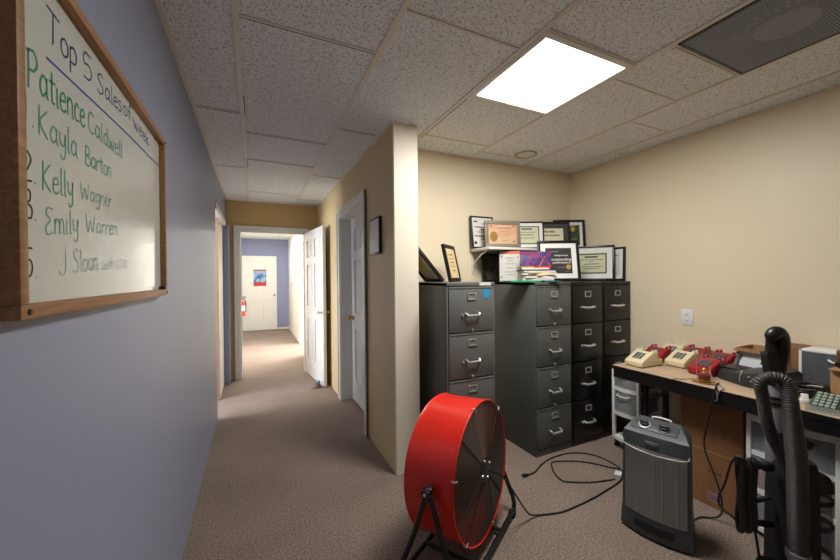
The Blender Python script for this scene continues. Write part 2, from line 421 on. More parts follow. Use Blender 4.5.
for x0, x1, y in ((GX[0] + .01, GX[1] - .01, 1.608), (GX[0] + .01, GX[1] - .01, 2.858), (GX[0] + .02, GX[1] - .02, 3.488), (XL + .02, GX[0] - .02, 2.548), (GX[1] + .02, XR - .05, 2.523)):
    bx(bm, x0, x1, y - 0.0015, y + 0.0015, H - 0.002, H + 0.006)
struct('trim_3', bm, M['gap'])

# ---- walls
T = 0.12
bm = NB()
bx(bm, XL - T, XL, YF, 3.93, 0, H + 0.02); bx(bm, XL - T, XL, 3.93, 5.22, 2.075, H + 0.02); bx(bm, XL - T, XL, 5.22, YE + 0.05, 0, H + 0.02)
struct('wall_left', bm, M['blue'])
bm = NB()
bx(bm, XR, XR + 0.18, YC + 0.03, 2.99, 0, H + 0.02); bx(bm, XR, XR + 0.18, 2.99, 3.93, 2.05, H + 0.02); bx(bm, XR, XR + 0.18, 3.93, YE, 0, H + 0.02)
struct('wall_hall_right', bm, pm('warm_hall_wall_paint', (216, 194, 150), 0.5, var=0.02, vscale=2, bump=0.1, bscale=120, spec=0.3))
struct('wall_hall_corner', bx(NB(), XR, XR + 0.18, YC, YC + 0.03, 0, H + 0.02), pm('pale_cream_paint', (230, 221, 202), 0.45, var=0.02, vscale=2, bump=0.1, bscale=120, spec=0.35))
bm = NB()
bx(bm, XL - T, -0.17, YE, YE + T, 0, H + 0.02); bx(bm, 0.68, XR + 0.18, YE, YE + T, 0, H + 0.02); bx(bm, -0.17, 0.68, YE, YE + T, 2.035, H + 0.02)
struct('wall_hall_end', bm, M['ochre'])
struct('wall_back', bx(NB(), XR + 0.18, XW + T, YB, YB + T, 0, H + 0.02), M['cream'])
struct('wall_right', bx(NB(), XW, XW + T, YF, YB, 0, H + 0.02), M['cream'])
struct('wall_front', bx(NB(), XL - T, XW + T, YF - T, YF, 0, H + 0.02), M['cream'])
# corridor beyond the open door
struct('wall_corridor_left', bx(NB(), XL - T, XL, YE + T, YFAR, 0, H + 0.02), M['offwhite'])
bm = NB()
bx(bm, 0.87, 0.87 + T, YE + T, 6.55, 0, H + 0.02); bx(bm, 0.87, 0.87 + T, 6.55, 7.72, 2.06, H + 0.02); bx(bm, 0.87, 0.87 + T, 7.72, YFAR, 0, H + 0.02)
struct('wall_corridor_right', bm, M['offwhite'])
struct('wall_corridor_end', bx(NB(), XL - T, 0.99, YFAR, YFAR + T, 0, H + 0.02), M['violet'])
# lit side rooms seen only through their doorways
bm = NB()
bx(bm, 0.99, 3.0, 8.6, 8.7, 0, H + 0.02); bx(bm, 0.99, 3.0, 5.7, 5.8, 0, H + 0.02); bx(bm, 3.0, 3.1, 5.7, 8.7, 0, H + 0.02)
struct('wall_side_room', bm, M['offwhite'])
bm = NB()
bx(bm, -2.7, XL - T, 2.9, 3.0, 0, H + 0.02); bx(bm, -2.7, XL - T, 5.9, 6.0, 0, H + 0.02); bx(bm, -2.8, -2.7, 2.9, 6.0, 0, H + 0.02)
struct('wall_left_room', bm, M['violet'])

# ---- door casings (trim)
def casing(name, axis, plane, a0, a1, head, w, t, sgn, mat=None):
    """flat casing with a raised outer bead on a wall face; axis 'x' = the wall runs along x"""
    bm = NB()
    def b(c0, c1, z0, z1, d):
        lo, hi = sorted((plane, plane + sgn * d))
        if axis == 'x': bx(bm, c0, c1, lo, hi, z0, z1, 0.003)
        else: bx(bm, lo, hi, c0, c1, z0, z1, 0.003)
    b(a0 - w, a0, 0, head, t); b(a1, a1 + w, 0, head, t); b(a0 - w, a1 + w, head, head + w, t)
    e = w * 0.22
    b(a0 - w, a0 - w + e, 0, head + w, t * 1.6); b(a1 + w - e, a1 + w, 0, head + w, t * 1.6); b(a0 - w, a1 + w, head + w - e, head + w, t * 1.6)
    struct(name, bm, mat or M['trim'])
casing('trim_4', 'x', YE, -0.17, 0.68, 2.035, 0.07, 0.014, -1)
casing('trim_5', 'y', XR, 2.99, 3.93, 2.05, 0.078, 0.016, -1)
casing('trim_6', 'y', 0.87, 6.55, 7.72, 2.06, 0.07, 0.014, -1)
bm = NB()  # jamb linings
bx(bm, -0.17, -0.155, YE, YE + T, 0, 2.035); bx(bm, 0.667, 0.68, YE, YE + T, 0, 2.035); bx(bm, -0.17, 0.68, YE, YE + T, 2.02, 2.035)
bx(bm, XR, XR + 0.18, 3.915, 3.93, 0, 2.05); bx(bm, XR, XR + 0.18, 2.99, 3.005, 0, 2.05); bx(bm, XR, XR + 0.18, 3.005, 3.915, 2.035, 2.05)
bx(bm, 0.87, 0.99, 7.705, 7.72, 0, 2.06); bx(bm, 0.87, 0.99, 6.55, 6.565, 0, 2.06)
struct('trim_7', bm, M['trim'])

# ---- panel doors
def six_panel(w, h, t):
    """leaf of a six-panel door: local x 0..w, y 0..t, z 0..h, recessed fields with raised centres on both faces"""
    bm = NB()
    bx(bm, 0, w, 0.012, t - 0.012, 0, h)
    st = 0.115 * w / 0.8; mid = 0.10 * w / 0.8
    rows = [(0.24, 0.80), (0.98, 1.56), (1.66, 1.90)]
    k = h / 2.03
    cols = [(st, w / 2 - mid / 2), (w / 2 + mid / 2, w - st)]
    for y0, y1 in ((0.0, 0.0121), (t - 0.0121, t)):
        bx(bm, 0, st, y0, y1, 0, h); bx(bm, w - st, w, y0, y1, 0, h); bx(bm, w / 2 - mid / 2, w / 2 + mid / 2, y0, y1, 0, h)
        z = 0
        for a, b in rows:
            for c0, c1 in cols: bx(bm, c0, c1, y0, y1, z, a * k)
            z = b * k
        for c0, c1 in cols: bx(bm, c0, c1, y0, y1, z, h)
        for a, b in rows:
            for c0, c1 in cols:
                g = 0.028
                yy = (0.004, 0.0125) if y0 == 0 else (t - 0.0125, t - 0.004)
                bx(bm, c0 + g, c1 - g, yy[0], yy[1], a * k + g, b * k - g, 0.006)
    return bm
def knob(bm, p, d, r=0.026):
    p = V(p); d = V(d).normalized(); q = d.to_track_quat('Z', 'Y').to_matrix().to_4x4(); q.translation = p
    lathe(bm, [(0.001, 0), (0.032, 0), (0.032, 0.006), (0.012, 0.010), (0.011, 0.03), (0.022, 0.036), (r, 0.048), (r * .9, 0.060), (0.012, 0.068), (0.001, 0.069)], 20, q)
    return bm
# open leaf at the end of the hall: hinge at the jamb, free edge near the right wall
hx, hy, fx, fy = 0.672, 5.33, 0.782, 4.47
ang = math.atan2(fy - hy, fx - hx); Lw = math.hypot(fx - hx, fy - hy)
d = obj('door_1', six_panel(Lw, 2.02, 0.036), M['doorwhite'], smooth=False); d['kind'] = 'structure'
d.location = (hx, hy, 0.012); d.rotation_euler = (0, 0, ang)
bm = NB(); knob(bm, (Lw - 0.065, 0.0, 0.93), (0, -1, 0)); knob(bm, (Lw - 0.065, 0.036, 0.93), (0, 1, 0), 0.022)
obj('door_handle', bm, M['chrome'], d, 'round chrome door handle')
bm = NB()
for z in (0.25, 1.0, 1.8): cyl(bm, (-0.005, 0.018, z - 0.045), (-0.005, 0.018, z + 0.045), 0.007, 10)
obj('hinge', bm, M['satin'], d)
# recessed closed door on the right of the hall
d = obj('door_2', six_panel(0.905, 2.02, 0.036), M['doorwhite'], smooth=False); d['kind'] = 'structure'
d.location = (XR + 0.12, 3.913, 0.012); d.rotation_euler = (0, 0, -PI / 2)
bm = NB(); knob(bm, (0.075, 0.0, 0.92), (0, -1, 0))
obj('door_handle', bm, M['brass'], d, 'brass door handle')
# door edge and jamb in the doorway on the left
bm = NB(); bx(bm, XL - 0.062, XL - 0.027, 4.57, 5.19, 0.01, 2.06)
d = struct('door_3', bm, M['doorwhite'])
bm = NB(); bx(bm, XL - 0.062, XL - 0.027, 4.562, 4.57, 0.01, 2.06)
obj('door_edge', bm, M['tanedge'], d, 'bare tan wood edge of the door', smooth=False)
bm = NB(); bx(bm, XL - T, -0.292, 5.19, 5.22, 0, 2.075); bx(bm, XL, -0.292, 5.22, YE, 0, 2.075); 
struct('trim_8', bm, M['violet'])
bm = NB(); bx(bm, XL - T, XL + 0.0, 3.93, 3.942, 0, 2.075); bx(bm, XL - T, XL, 3.942, 5.19, 2.063, 2.075)
struct('trim_10', bm, M['trim'])
bm = NB(); bx(bm, XL - 0.001, XL + 0.012, 3.95, 5.2, 2.068, 2.125, 0.003)
struct('trim_9', bm, M['trim'])
# far door
d = obj('door_4', six_panel(0.84, 1.98, 0.04), M['doorwhite'], smooth=False); d['kind'] = 'structure'
d.location = (-0.275, YFAR - 0.045, 0.01)
bm = NB(); knob(bm, (0.775, 0.0, 0.93), (0, -1, 0))
obj('door_handle', bm, M['satin'], d, 'round metal door handle')
bm = NB(); bx(bm, 0.87 - 0.01, 0.87, 7.79, YFAR, 0, 0.06); bx(bm, 0.57, 0.87, YFAR - 0.012, YFAR, 0, 0.05)
struct('baseboard_corridor', bm, M['trim'])

# ---- fixtures
t = thing('ceiling_light', 'bright square lit ceiling panel set into the tiled ceiling', 'ceiling light', (1.465, 1.445, H))
bm = NB(); ring = 0.305
for x0, x1, y0, y1 in ((-.305, .305, -.305, -.272), (-.305, .305, .272, .305), (-.305, -.272, -.272, .272), (.272, .305, -.272, .272)):
    bx(bm, x0, x1, y0, y1, -0.006, 0.03, 0.002)
obj('frame', bm, M['trim'], t)
obj('diffuser', bx(NB(), -.272, .272, -.272, .272, 0.0, 0.012), M['lamp'], t, 'glowing white diffuser', smooth=False)

t = thing('ceiling_return', 'large grey perforated air return panel in the ceiling', 'air vent', ((VX0 + VX1) / 2, (VY0 + VY1) / 2, H))
a, b = (VX1 - VX0) / 2, (VY1 - VY0) / 2
bm = NB()
for x0, x1, y0, y1 in ((-a, a, -b, -b + .012), (-a, a, b - .012, b), (-a, -a + .012, -b, b), (a - .012, a, -b, b)): bx(bm, x0, x1, y0, y1, -0.004, 0.11)
obj('frame', bm, M['darkgrey'], t)
obj('perforated_panel', bx(NB(), -a + .012, a - .012, -b + .012, b - .012, -0.002, 0.0), M['perf'], t, smooth=False)
obj('backing', bx(NB(), -a + .012, a - .012, -b + .012, b - .012, 0.10, 0.11), M['blackmatte'], t, smooth=False)
lathe_m = Matrix.Translation((0.03, 0.03, 0.012))
obj('damper_disc', lathe(NB(), [(0.001, 0), (0.10, 0), (0.105, 0.004), (0.10, 0.008), (0.001, 0.008)], 40, lathe_m), M['whiteplastic'], t, 'pale round disc behind the perforations')
bm = NB()
for k in range(9):
    an = 2.1 + k * 0.2
    p0 = V((0.03 + 0.135 * math.cos(an), 0.03 + 0.135 * math.sin(an), 0.02)); p1 = V((0.03 + 0.175 * math.cos(an), 0.03 + 0.175 * math.sin(an), 0.02))
    tube(bm, [p0, p1], 0.006, 6)
obj('vane', bm, M['whiteplastic'], t)
# white strip along the near edge of the return
tag(obj('loose_trim_strip', bx(NB(), 1.80, 2.34, 0.966, 0.99, H - 0.006, H + 0.0005, 0.002), M['trim']), 'loose pale trim strip along the edge of the ceiling air return', 'trim strip')
t = thing('ceiling_cover', 'round pale ring cover in a ceiling tile near the corner', 'ceiling cover', (2.17, 2.38, H + 0.004))
obj('ring', lathe(NB(), [(0.075, 0), (0.075, -0.006), (0.085, -0.009), (0.095, -0.006), (0.097, 0)], 40, cap=False), pm('beige_ring', (176, 164, 140), 0.6), t)
obj('disc', lathe(NB(), [(0.001, -0.004), (0.075, -0.004), (0.076, 0.0), (0.001, 0.0)], 40), M['grid'], t)

t = thing('wall_outlet', 'white electrical outlet on the cream wall above the table', 'outlet', (XW, 1.558, 1.043), 0)
obj('cover_plate', bx(NB(), -0.007, 0.0, -0.042, 0.042, -0.062, 0.062, 0.004), M['whiteplastic'], t)
for z in (-0.024, 0.024):
    s = obj('socket', bx(NB(), -0.0095, -0.006, -0.017, 0.017, z - 0.014, z + 0.014, 0.003), M['whiteplastic'], t)
    bm = NB(); bx(bm, -0.0101, -0.009, -0.009, -0.006, z - 0.004, z + 0.007); bx(bm, -0.0101, -0.009, 0.006, 0.009, z - 0.004, z + 0.007); bx(bm, -0.0101, -0.009, -0.002, 0.002, z - 0.010, z - 0.006)
    obj('slot', bm, M['ink'], s)

# silver picture on the hall wall
t = thing('wall_picture', 'narrow silver picture hanging on the hall wall beside the door', 'picture', (XR, 2.638, 1.555))
bm = NB()
bx(bm, -0.022, 0, -0.124, 0.124, 0, 0.285, 0.004)
obj('frame', bm, M['frameblack'], t)
obj('print', bx(NB(), -0.0235, -0.0215, -0.108, 0.108, 0.016, 0.269), M['mirrored'], t, 'shiny silver print', smooth=False)

# poster on far door
t = thing('poster', 'blue poster with red lower band taped on the far white door', 'poster', (0.15, YFAR - 0.047, 1.19))
obj('sheet', bx(NB(), -0.16, 0.16, -0.002, 0, 0, 0.44), M['signbright'], t, smooth=False)
obj('picture_area', bx(NB(), -0.155, 0.155, -0.0035, -0.0015, 0.10, 0.385), colours('sea_blue_print', [(40, 84, 130), (70, 120, 170), (150, 180, 205), (56, 100, 150)], 6), t, 'blue picture', smooth=False)
obj('band', bx(NB(), -0.155, 0.155, -0.0035, -0.0015, 0.0, 0.10), M['redbook'], t, 'red band', smooth=False)
obj('heading', bx(NB(), -0.155, 0.155, -0.0035, -0.0015, 0.39, 0.435), pm('dull_red_print', (150, 80, 90), 0.6), t, smooth=False)

# fire extinguisher
t = thing('fire_extinguisher', 'red fire extinguisher hanging on the corridor wall by the doorway', 'fire extinguisher', (-0.215, 7.6, 0.66))
obj('cylinder', lathe(NB(), [(0.001, 0), (0.055, 0), (0.062, 0.008), (0.062, 0.25), (0.05, 0.285), (0.02, 0.30), (0.02, 0.315), (0.001, 0.315)], 24), M['extred'], t)
obj('label_band', lathe(NB(), [(0.0628, 0.10), (0.0632, 0.10), (0.0632, 0.20), (0.0628, 0.20)], 24, cap=False), M['paper'], t, 'white label')
bm = NB(); bx(bm, -0.018, 0.018, -0.018, 0.018, 0.312, 0.345, 0.004); bx(bm, -0.012, 0.085, -0.01, 0.01, 0.345, 0.357, 0.003); bx(bm, -0.012, 0.075, -0.01, 0.01, 0.372, 0.380, 0.003)
obj('valve_handle', bm, M['black'], t)
bm = NB(); tube(bm, cat([(0.0, -0.02, 0.33), (0.05, -0.05, 0.32), (0.072, -0.03, 0.22), (0.07, -0.01, 0.08)], 6), 0.009, 8)
obj('hose', bm, M['rubber'], t)
obj('gauge', lathe(NB(), [(0.001, 0), (0.017, 0), (0.017, 0.01), (0.001, 0.01)], 16, Matrix.Translation((0.02, -0.02, 0.33)) @ Matrix.Rotation(PI / 2, 4, 'X')), M['yellowpaper'], t)
obj('bracket', bx(NB(), -0.117, -0.055, -0.02, 0.02, 0.06, 0.26), M['satin'], t)

t = thing('notice_board', 'white notice board mounted on the right wall of the far corridor', 'notice board', (0.87, 9.3, 1.25))
obj('backing', bx(NB(), -0.03, 0, -0.36, 0.36, 0, 0.66, 0.004), M['whiteplastic'], t)
obj('sheet', bx(NB(), -0.032, -0.0295, -0.3, -0.02, 0.1, 0.55), M['paper'], t, smooth=False)
t = thing('paper_rack', 'white wall rack of papers nearer along the right corridor wall', 'paper rack', (0.87, 8.35, 1.45))
bm = NB(); bx(bm, -0.02, 0, -0.15, 0.15, 0, 0.5); bx(bm, -0.06, -0.02, -0.15, 0.15, 0.0, 0.14, 0.003); bx(bm, -0.05, -0.02, -0.15, 0.15, 0.2, 0.32, 0.003)
obj('rack', bm, M['whiteplastic'], t)
obj('papers', bx(NB(), -0.045, -0.021, -0.11, 0.11, 0.141, 0.27), M['paper'], t, smooth=False)

# doorstop critter under the open leaf
t = thing('doorstop', 'small grey and brown stuffed doorstop propping the open white door', 'doorstop', (0.712, 4.52, 0.0))
bm = NB(); lathe(bm, [(0.001, 0), (0.036, 0), (0.042, 0.014), (0.036, 0.04), (0.024, 0.052), (0.001, 0.054)], 20)
obj('body', bm, pm('brown_plush', (112, 96, 84), 0.9, var=0.3, vscale=50), t)
bm = NB(); lathe(bm, [(0.001, 0.05), (0.028, 0.052), (0.036, 0.066), (0.026, 0.086), (0.001, 0.092)], 20)
lathe(bm, [(0.001, 0.0), (0.015, 0.004), (0.018, 0.014), (0.001, 0.022)], 12, Matrix.Translation((-0.03, -0.01, 0.064)))
obj('head', bm, M['blueplastic'], t, 'grey-blue plush head')
bm = NB(); tube(bm, cat([(-0.03, -0.01, 0.008), (-0.07, -0.02, 0.006), (-0.09, -0.05, 0.005)], 5), 0.004, 6)
obj('tail', bm, M['greycable'], t)

# ------------------------------------------------------------------ whiteboard on the left wall
WY0, WY1, WZ0, WZ1 = 0.695, 1.635, 1.311, 1.903
wb = thing('whiteboard', 'wood-framed whiteboard with blue and green handwriting on the left wall', 'whiteboard', (XL, WY0, WZ0))
L_, Hh = WY1 - WY0, WZ1 - WZ0
S_ = 0.014            # writing surface stands this far off the wall
bm = NB(); fw = 0.022
bx(bm, 0, 0.032, 0, L_, 0, fw, 0.002); bx(bm, 0, 0.032, 0, L_, Hh - fw, Hh, 0.002)
bx(bm, 0, 0.032, 0, fw, fw, Hh - fw, 0.002); bx(bm, 0, 0.032, L_ - fw, L_, fw, Hh - fw, 0.002)
obj('frame', bm, M['oakframe_y'], wb)
obj('writing_surface', bx(NB(), 0.001, S_, fw * .5, L_ - fw * .5, fw * .5, Hh - fw * .5), M['board'], wb, 'glossy white writing surface', smooth=False)
for (y, z) in ((0.02, 0.011), (L_ - 0.012, 0.012), (L_ - 0.012, Hh - 0.012)):
    bm = NB(); lathe(bm, [(0.001, 0), (0.005, 0), (0.004, 0.002), (0.001, 0.002)], 12, Matrix.Translation((0.032, y, z)) @ Matrix.Rotation(PI / 2, 4, 'Y'))
    obj('screw', bm, M['ink'], wb)
obj('corner_clip', bx(NB(), S_, 0.034, L_ - 0.05, L_ - 0.022, 0.022, 0.034, 0.002), M['frameblack'], wb)

# single-stroke hand lettering: each glyph is (advance, strokes) on a unit x-height of 0.6
G = {
 'T': (.62, [[(0, 1), (.6, .92)], [(.3, .97), (.27, 0)]]),
 'o': (.46, [[(.22, .58), (.06, .42), (.07, .12), (.22, .0), (.38, .14), (.37, .45), (.22, .58)]]),
 'p': (.46, [[(.06, .56), (.06, -.32)], [(.06, .48), (.25, .6), (.4, .42), (.34, .1), (.07, .04)]]),
 '5': (.62, [[(.5, 1.0), (.16, .95), (.12, .55), (.36, .6), (.5, .36), (.38, .06), (.1, .02)]]),
 'S': (.55, [[(.46, .9), (.28, 1.0), (.1, .82), (.2, .58), (.42, .38), (.4, .1), (.18, .0), (.04, .12)]]),
 'a': (.48, [[(.38, .5), (.2, .6), (.06, .3), (.16, .02), (.36, .2)], [(.38, .6), (.38, .1), (.46, 0)]]),
 'l': (.22, [[(.1, 1.0), (.1, .1), (.18, 0)]]),
 'e': (.42, [[(.06, .3), (.34, .36), (.26, .58), (.08, .44), (.08, .1), (.24, 0), (.38, .1)]]),
 's': (.38, [[(.32, .52), (.16, .6), (.08, .42), (.3, .2), (.2, .0), (.04, .06)]]),
 'f': (.34, [[(.36, .9), (.2, 1.0), (.14, .8), (.14, -.05)], [(.0, .5), (.3, .55)]]),
 'w': (.6, [[(.04, .6), (.12, .05), (.18, .05), (.28, .45), (.36, .05), (.44, .05), (.54, .6)]]),
 'k': (.44, [[(.08, .95), (.08, 0)], [(.36, .55), (.1, .26), (.4, 0)]]),
 'P': (.56, [[(.12, 1.0), (.1, -.05)], [(.02, .92), (.35, 1.02), (.5, .75), (.34, .5), (.12, .46)]]),
 't': (.36, [[(.16, .9), (.16, .08), (.3, .04)], [(.0, .6), (.34, .62)]]),
 'i': (.2, [[(.08, .58), (.08, .06), (.16, 0)], [(.08, .78), (.1, .8)]]),
 'n': (.46, [[(.06, .6), (.06, 0)], [(.06, .42), (.22, .6), (.36, .44), (.36, .06), (.44, 0)]]),
 'c': (.38, [[(.34, .5), (.2, .6), (.06, .36), (.12, .06), (.34, .06)]]),
 'C': (.54, [[(.48, .84), (.3, 1.0), (.1, .7), (.1, .24), (.28, .0), (.48, .1)]]),
 'd': (.46, [[(.34, .46), (.18, .58), (.06, .28), (.16, .02), (.34, .16)], [(.36, 1.0), (.36, .08), (.44, 0)]]),
 'K': (.56, [[(.1, 1.0), (.08, 0)], [(.46, .95), (.12, .46), (.48, 0)]]),
 'y': (.46, [[(.06, .6), (.1, .2), (.3, .16), (.38, .58)], [(.38, .6), (.36, -.2), (.2, -.36), (.08, -.22)]]),
 'B': (.54, [[(.1, 1.0), (.1, 0)], [(.1, .98), (.4, .9), (.36, .58), (.12, .52), (.46, .4), (.42, .06), (.1, .0)]]),
 'r': (.34, [[(.06, .6), (.06, 0)], [(.06, .36), (.18, .56), (.32, .54)]]),
 'W': (.78, [[(.04, 1.0), (.18, .02), (.36, .7), (.54, .02), (.7, 1.0)]]),
 'g': (.46, [[(.36, .5), (.18, .6), (.06, .3), (.18, .06), (.36, .22)], [(.38, .58), (.36, -.2), (.2, -.36), (.06, -.26)]]),
 'E': (.5, [[(.44, .95), (.18, 1.0), (.1, .78), (.3, .54), (.08, .3), (.14, .02), (.44, .06)]]),
 'm': (.66, [[(.06, .6), (.06, 0)], [(.06, .42), (.18, .6), (.3, .44), (.3, 0)], [(.3, .42), (.42, .6), (.54, .44), (.56, .04), (.64, 0)]]),
 'J': (.5, [[(.4, 1.0), (.38, .1), (.2, -.05), (.04, .15)]]),
 'h': (.46, [[(.08, 1.0), (.08, 0)], [(.08, .4), (.24, .6), (.36, .42), (.38, .0)]]),
 '1': (.3, [[(.04, .8), (.16, 1.0), (.16, 0)]]),
 '2': (.56, [[(.06, .8), (.28, 1.0), (.46, .74), (.1, .04), (.5, .04)]]),
 '3': (.52, [[(.06, .94), (.36, .96), (.36, .64), (.18, .54), (.44, .4), (.4, .04), (.04, .06)]]),
 '4': (.56, [[(.3, 1.0), (.04, .4), (.5, .4)], [(.38, .6), (.38, 0)]]),
 '.': (.2, [[(.08, .04), (.1, .0)]]),
 ' ': (.3, []),
}
def ribbon(bm, pts, w):
    """flat stroke of marker ink on the writing surface (pts = (y, z) offsets)"""
    P = [V((0, p[0], p[1])) for p in pts]; m = len(P); A = []; B = []
    for i in range(m):
        d = (P[min(i + 1, m - 1)] - P[max(i - 1, 0)])
        d = d.normalized() if d.length > 1e-9 else V((0, 1, 0))
        nrm = V((0, -d.z, d.y)) * (w / 2)
        A.append(bm.verts.new((S_ + 0.0006, P[i].y + nrm.y, P[i].z + nrm.z))); B.append(bm.verts.new((S_ + 0.0006, P[i].y - nrm.y, P[i].z - nrm.z)))
    for i in range(m - 1): bm.faces.new((A[i], A[i + 1], B[i + 1], B[i]))
def handwrite(text, y0, z0, y1, z1, h, mat, name, w=0.0040, label=None):
    """text from (y0,z0) to (y1,z1) in wall coordinates, h = capital height"""
    bm = NB(); adv = sum(G[c][0] for c in text); sx = (y1 - y0) / adv; x = 0
    for c in text:
        a, st = G[c]
        for s in st:
            pts = cat([(p[0] + x, p[1], 0) for p in s], 5)
            q = []
            for p in pts:
                t_ = p.x / adv
                q.append((y0 + (y1 - y0) * t_ - WY0, z0 + (z1 - z0) * t_ + p.y * h - WZ0))
            ribbon(bm, q, w)
        x += a
    o = obj(name, bm, mat, wb, label, smooth=False)
    return o
handwrite('Top', 0.822, 1.786, 0.938, 1.795, 0.058, M['inkblue'], 'handwriting', label='blue heading word')
handwrite('5', 0.958, 1.797, 1.018, 1.801, 0.056, M['inkblue'], 'handwriting', label='blue heading word')
handwrite('Sales', 1.035, 1.800, 1.205, 1.822, 0.046, M['inkblue'], 'handwriting', label='blue heading word')
handwrite('of', 1.212, 1.826, 1.285, 1.830, 0.044, M['inkblue'], 'handwriting', label='blue heading word')
handwrite('week', 1.303, 1.824, 1.475, 1.824, 0.044, M['inkblue'], 'handwriting', label='blue heading word')
handwrite('Patience', 0.758, 1.676, 0.972, 1.690, 0.060, M['inkg1'], 'handwriting', 0.0046, 'dark green name')
handwrite('Caldwell', 0.982, 1.690, 1.205, 1.698, 0.046, M['inkg2'], 'handwriting', 0.0038, 'green name')
handwrite('Kayla', 0.788, 1.610, 0.935, 1.614, 0.050, M['inkg2'], 'handwriting', 0.0036, 'green name')
handwrite('Barton', 0.965, 1.612, 1.122, 1.624, 0.042, M['inkg2'], 'handwriting', 0.0034, 'green name')
handwrite('Kelly', 0.797, 1.520, 0.915, 1.530, 0.050, M['inkg2'], 'handwriting', 0.0034, 'green name')
handwrite('Wagner', 0.942, 1.536, 1.120, 1.550, 0.036, M['inkg3'], 'handwriting', 0.0030, 'faded green name')
handwrite('Emily', 0.805, 1.446, 0.935, 1.464, 0.046, M['inkg3'], 'handwriting', 0.0032, 'faded green name')
handwrite('Warren', 0.965, 1.470, 1.158, 1.486, 0.038, M['inkg3'], 'handwriting', 0.0028, 'faded green name')
handwrite('J', 0.848, 1.380, 0.885, 1.383, 0.046, M['inkg4'], 'handwriting', 0.0028, 'nearly wiped green letter')
handwrite('Sloan', 0.905, 1.384, 1.03, 1.392, 0.046, M['inkg4'], 'handwriting', 0.0028, 'nearly wiped green name')
handwrite('white', 1.05, 1.392, 1.238, 1.404, 0.036, M['inkg4'], 'handwriting', 0.0026, 'nearly wiped green name')
for n_, z in (('1.', 1.615), ('2.', 1.525), ('3.', 1.466), ('4.', 1.420), ('5.', 1.374)):
    if n_ == '4.': continue
    handwrite(n_, 0.742, z, 0.784, z, 0.046, M['ink'], 'numeral', 0.0034, 'black list number')
bm = NB(); ribbon(bm, cat([(0.819 - WY0, 1.752 - WZ0, 0), (1.25 - WY0, 1.781 - WZ0, 0), (1.645 - WY0, 1.797 - WZ0, 0)], 6), 0.0042)
obj('underline', bm, pm('blue_rule_marker', (44, 64, 150), 0.5), wb, 'blue line across the board', smooth=False)
bm = NB(); ribbon(bm, [(0.735 - WY0, 1.775 - WZ0), (0.752 - WY0, 1.762 - WZ0)], 0.004)
obj('underline', bm, M['inkblue'], wb, smooth=False)

# ------------------------------------------------------------------ filing cabinets
CF = 2.005   # y of the drawer fronts
def cabinet(label, x0, x1, mat, h, style, group=None, yb=2.648, dz=0.0):
    w = x1 - x0
    t = thing('filing_cabinet', label, 'filing cabinet', ((x0 + x1) / 2, CF, 0), 0, group)
    bm = NB(); a = w / 2; D = yb - CF
    bx(bm, -a, -a + .012, 0.004, D, 0, h - .001, 0.002); bx(bm, a - .012, a, 0.004, D, 0, h - .001, 0.002); bx(bm, -a + .012, a - .012, D - .012, D, 0, h - .001)
    bx(bm, -a, a, 0.0, D, h - 0.024, h, 0.003); bx(bm, -a + .012, a - .012, 0.004, D - .012, 0.0, 0.05)
    bx(bm, -a + .012, a - .012, 0.02, 0.03, 0.05, h - 0.024)
    obj('body', bm, mat, t)
    z0 = 0.052; dh = (h - 0.026 - z0) / 4
    for k in range(4):
        za, zb = z0 + k * dh + 0.004, z0 + (k + 1) * dh - 0.004
        bm = NB(); bx(bm, -a + .014, a - .014, -0.004, 0.02, za, zb, 0.004)
        if style != 'black':   # pressed inner line and top lip
            bx(bm, -a + .02, a - .02, -0.0065, -0.003, zb - .012, zb - .003, 0.002)
        dr = obj('drawer', bm, mat, t)
        zl = zb - (0.066 if style != 'black' else 0.070); zh = zl - (0.125 if style != 'black' else 0.105)
        bm = NB(); ring_rect(bm, -0.036, 0.036, zl - 0.024, zl + 0.024, 0.009, -0.010, -0.003, 0.002)
        o = obj('label_holder', bm, M['satin'] if style != 'olive' or k == 3 or k == 2 else M['satin'], dr, 'metal label holder')
        obj('label_card', bx(NB(), -0.028, 0.028, -0.006, -0.0035, zl - 0.016, zl + 0.016), pm('card_%s_%d' % (style, k), (120, 118, 110) if style != 'black' else (46, 44, 42), 0.7), dr, smooth=False)
        bm = NB()
        if style == 'black':
            tube(bm, cat([(-0.055, -0.004, zh), (-0.05, -0.026, zh - .002), (-0.02, -0.034, zh - .003), (0.03, -0.034, zh - .002), (0.055, -0.024, zh), (0.06, -0.004, zh)], 5), 0.009, 10)
        else:
            tube(bm, [(-0.052, -0.003, zh + .012), (-0.05, -0.022, zh + .008), (-0.046, -0.03, zh - .002), (0.046, -0.03, zh - .002), (0.05, -0.022, zh + .008), (0.052, -0.003, zh + .012)], 0.0075, 10)
        obj('handle', bm, M['chrome'], dr, 'chrome drawer handle')
        if style in ('grey', 'black'):
            bm = NB(); cyl(bm, (-0.078, -0.003, zh), (-0.078, -0.018, zh), 0.008, 12); obj('thumb_latch', bm, M['chrome'], dr, 'small round metal thumb latch')
        if style != 'black' and k > 0:
            bm = NB(); bx(bm, -0.008, 0.006, -0.014, -0.003, za + 0.001, za + 0.020, 0.003); obj('latch', bm, M['chrome'], dr, 'small metal latch')
    return t
c1 = cabinet('grey filing cabinet with a blue sticker, next to the wall end', 1.146, 1.535, M['steel1'], 1.333, 'grey')
bm = NB(); bx(bm, 0.095, 0.145, -0.0055, -0.0035, 1.222, 1.286)
obj('sticker', bm, M['bluesticker'], c1, 'blue sticker', smooth=False)
obj('label_strip', bx(NB(), 0.065, 0.163, -0.0012, 0.0, 1.311, 1.332), M['paper'], c1, 'white label strip', smooth=False)
c2 = cabinet('olive grey filing cabinet under the paper pile, beside the black cabinets', 1.911, 2.287, M['steel2'], 1.326, 'olive')
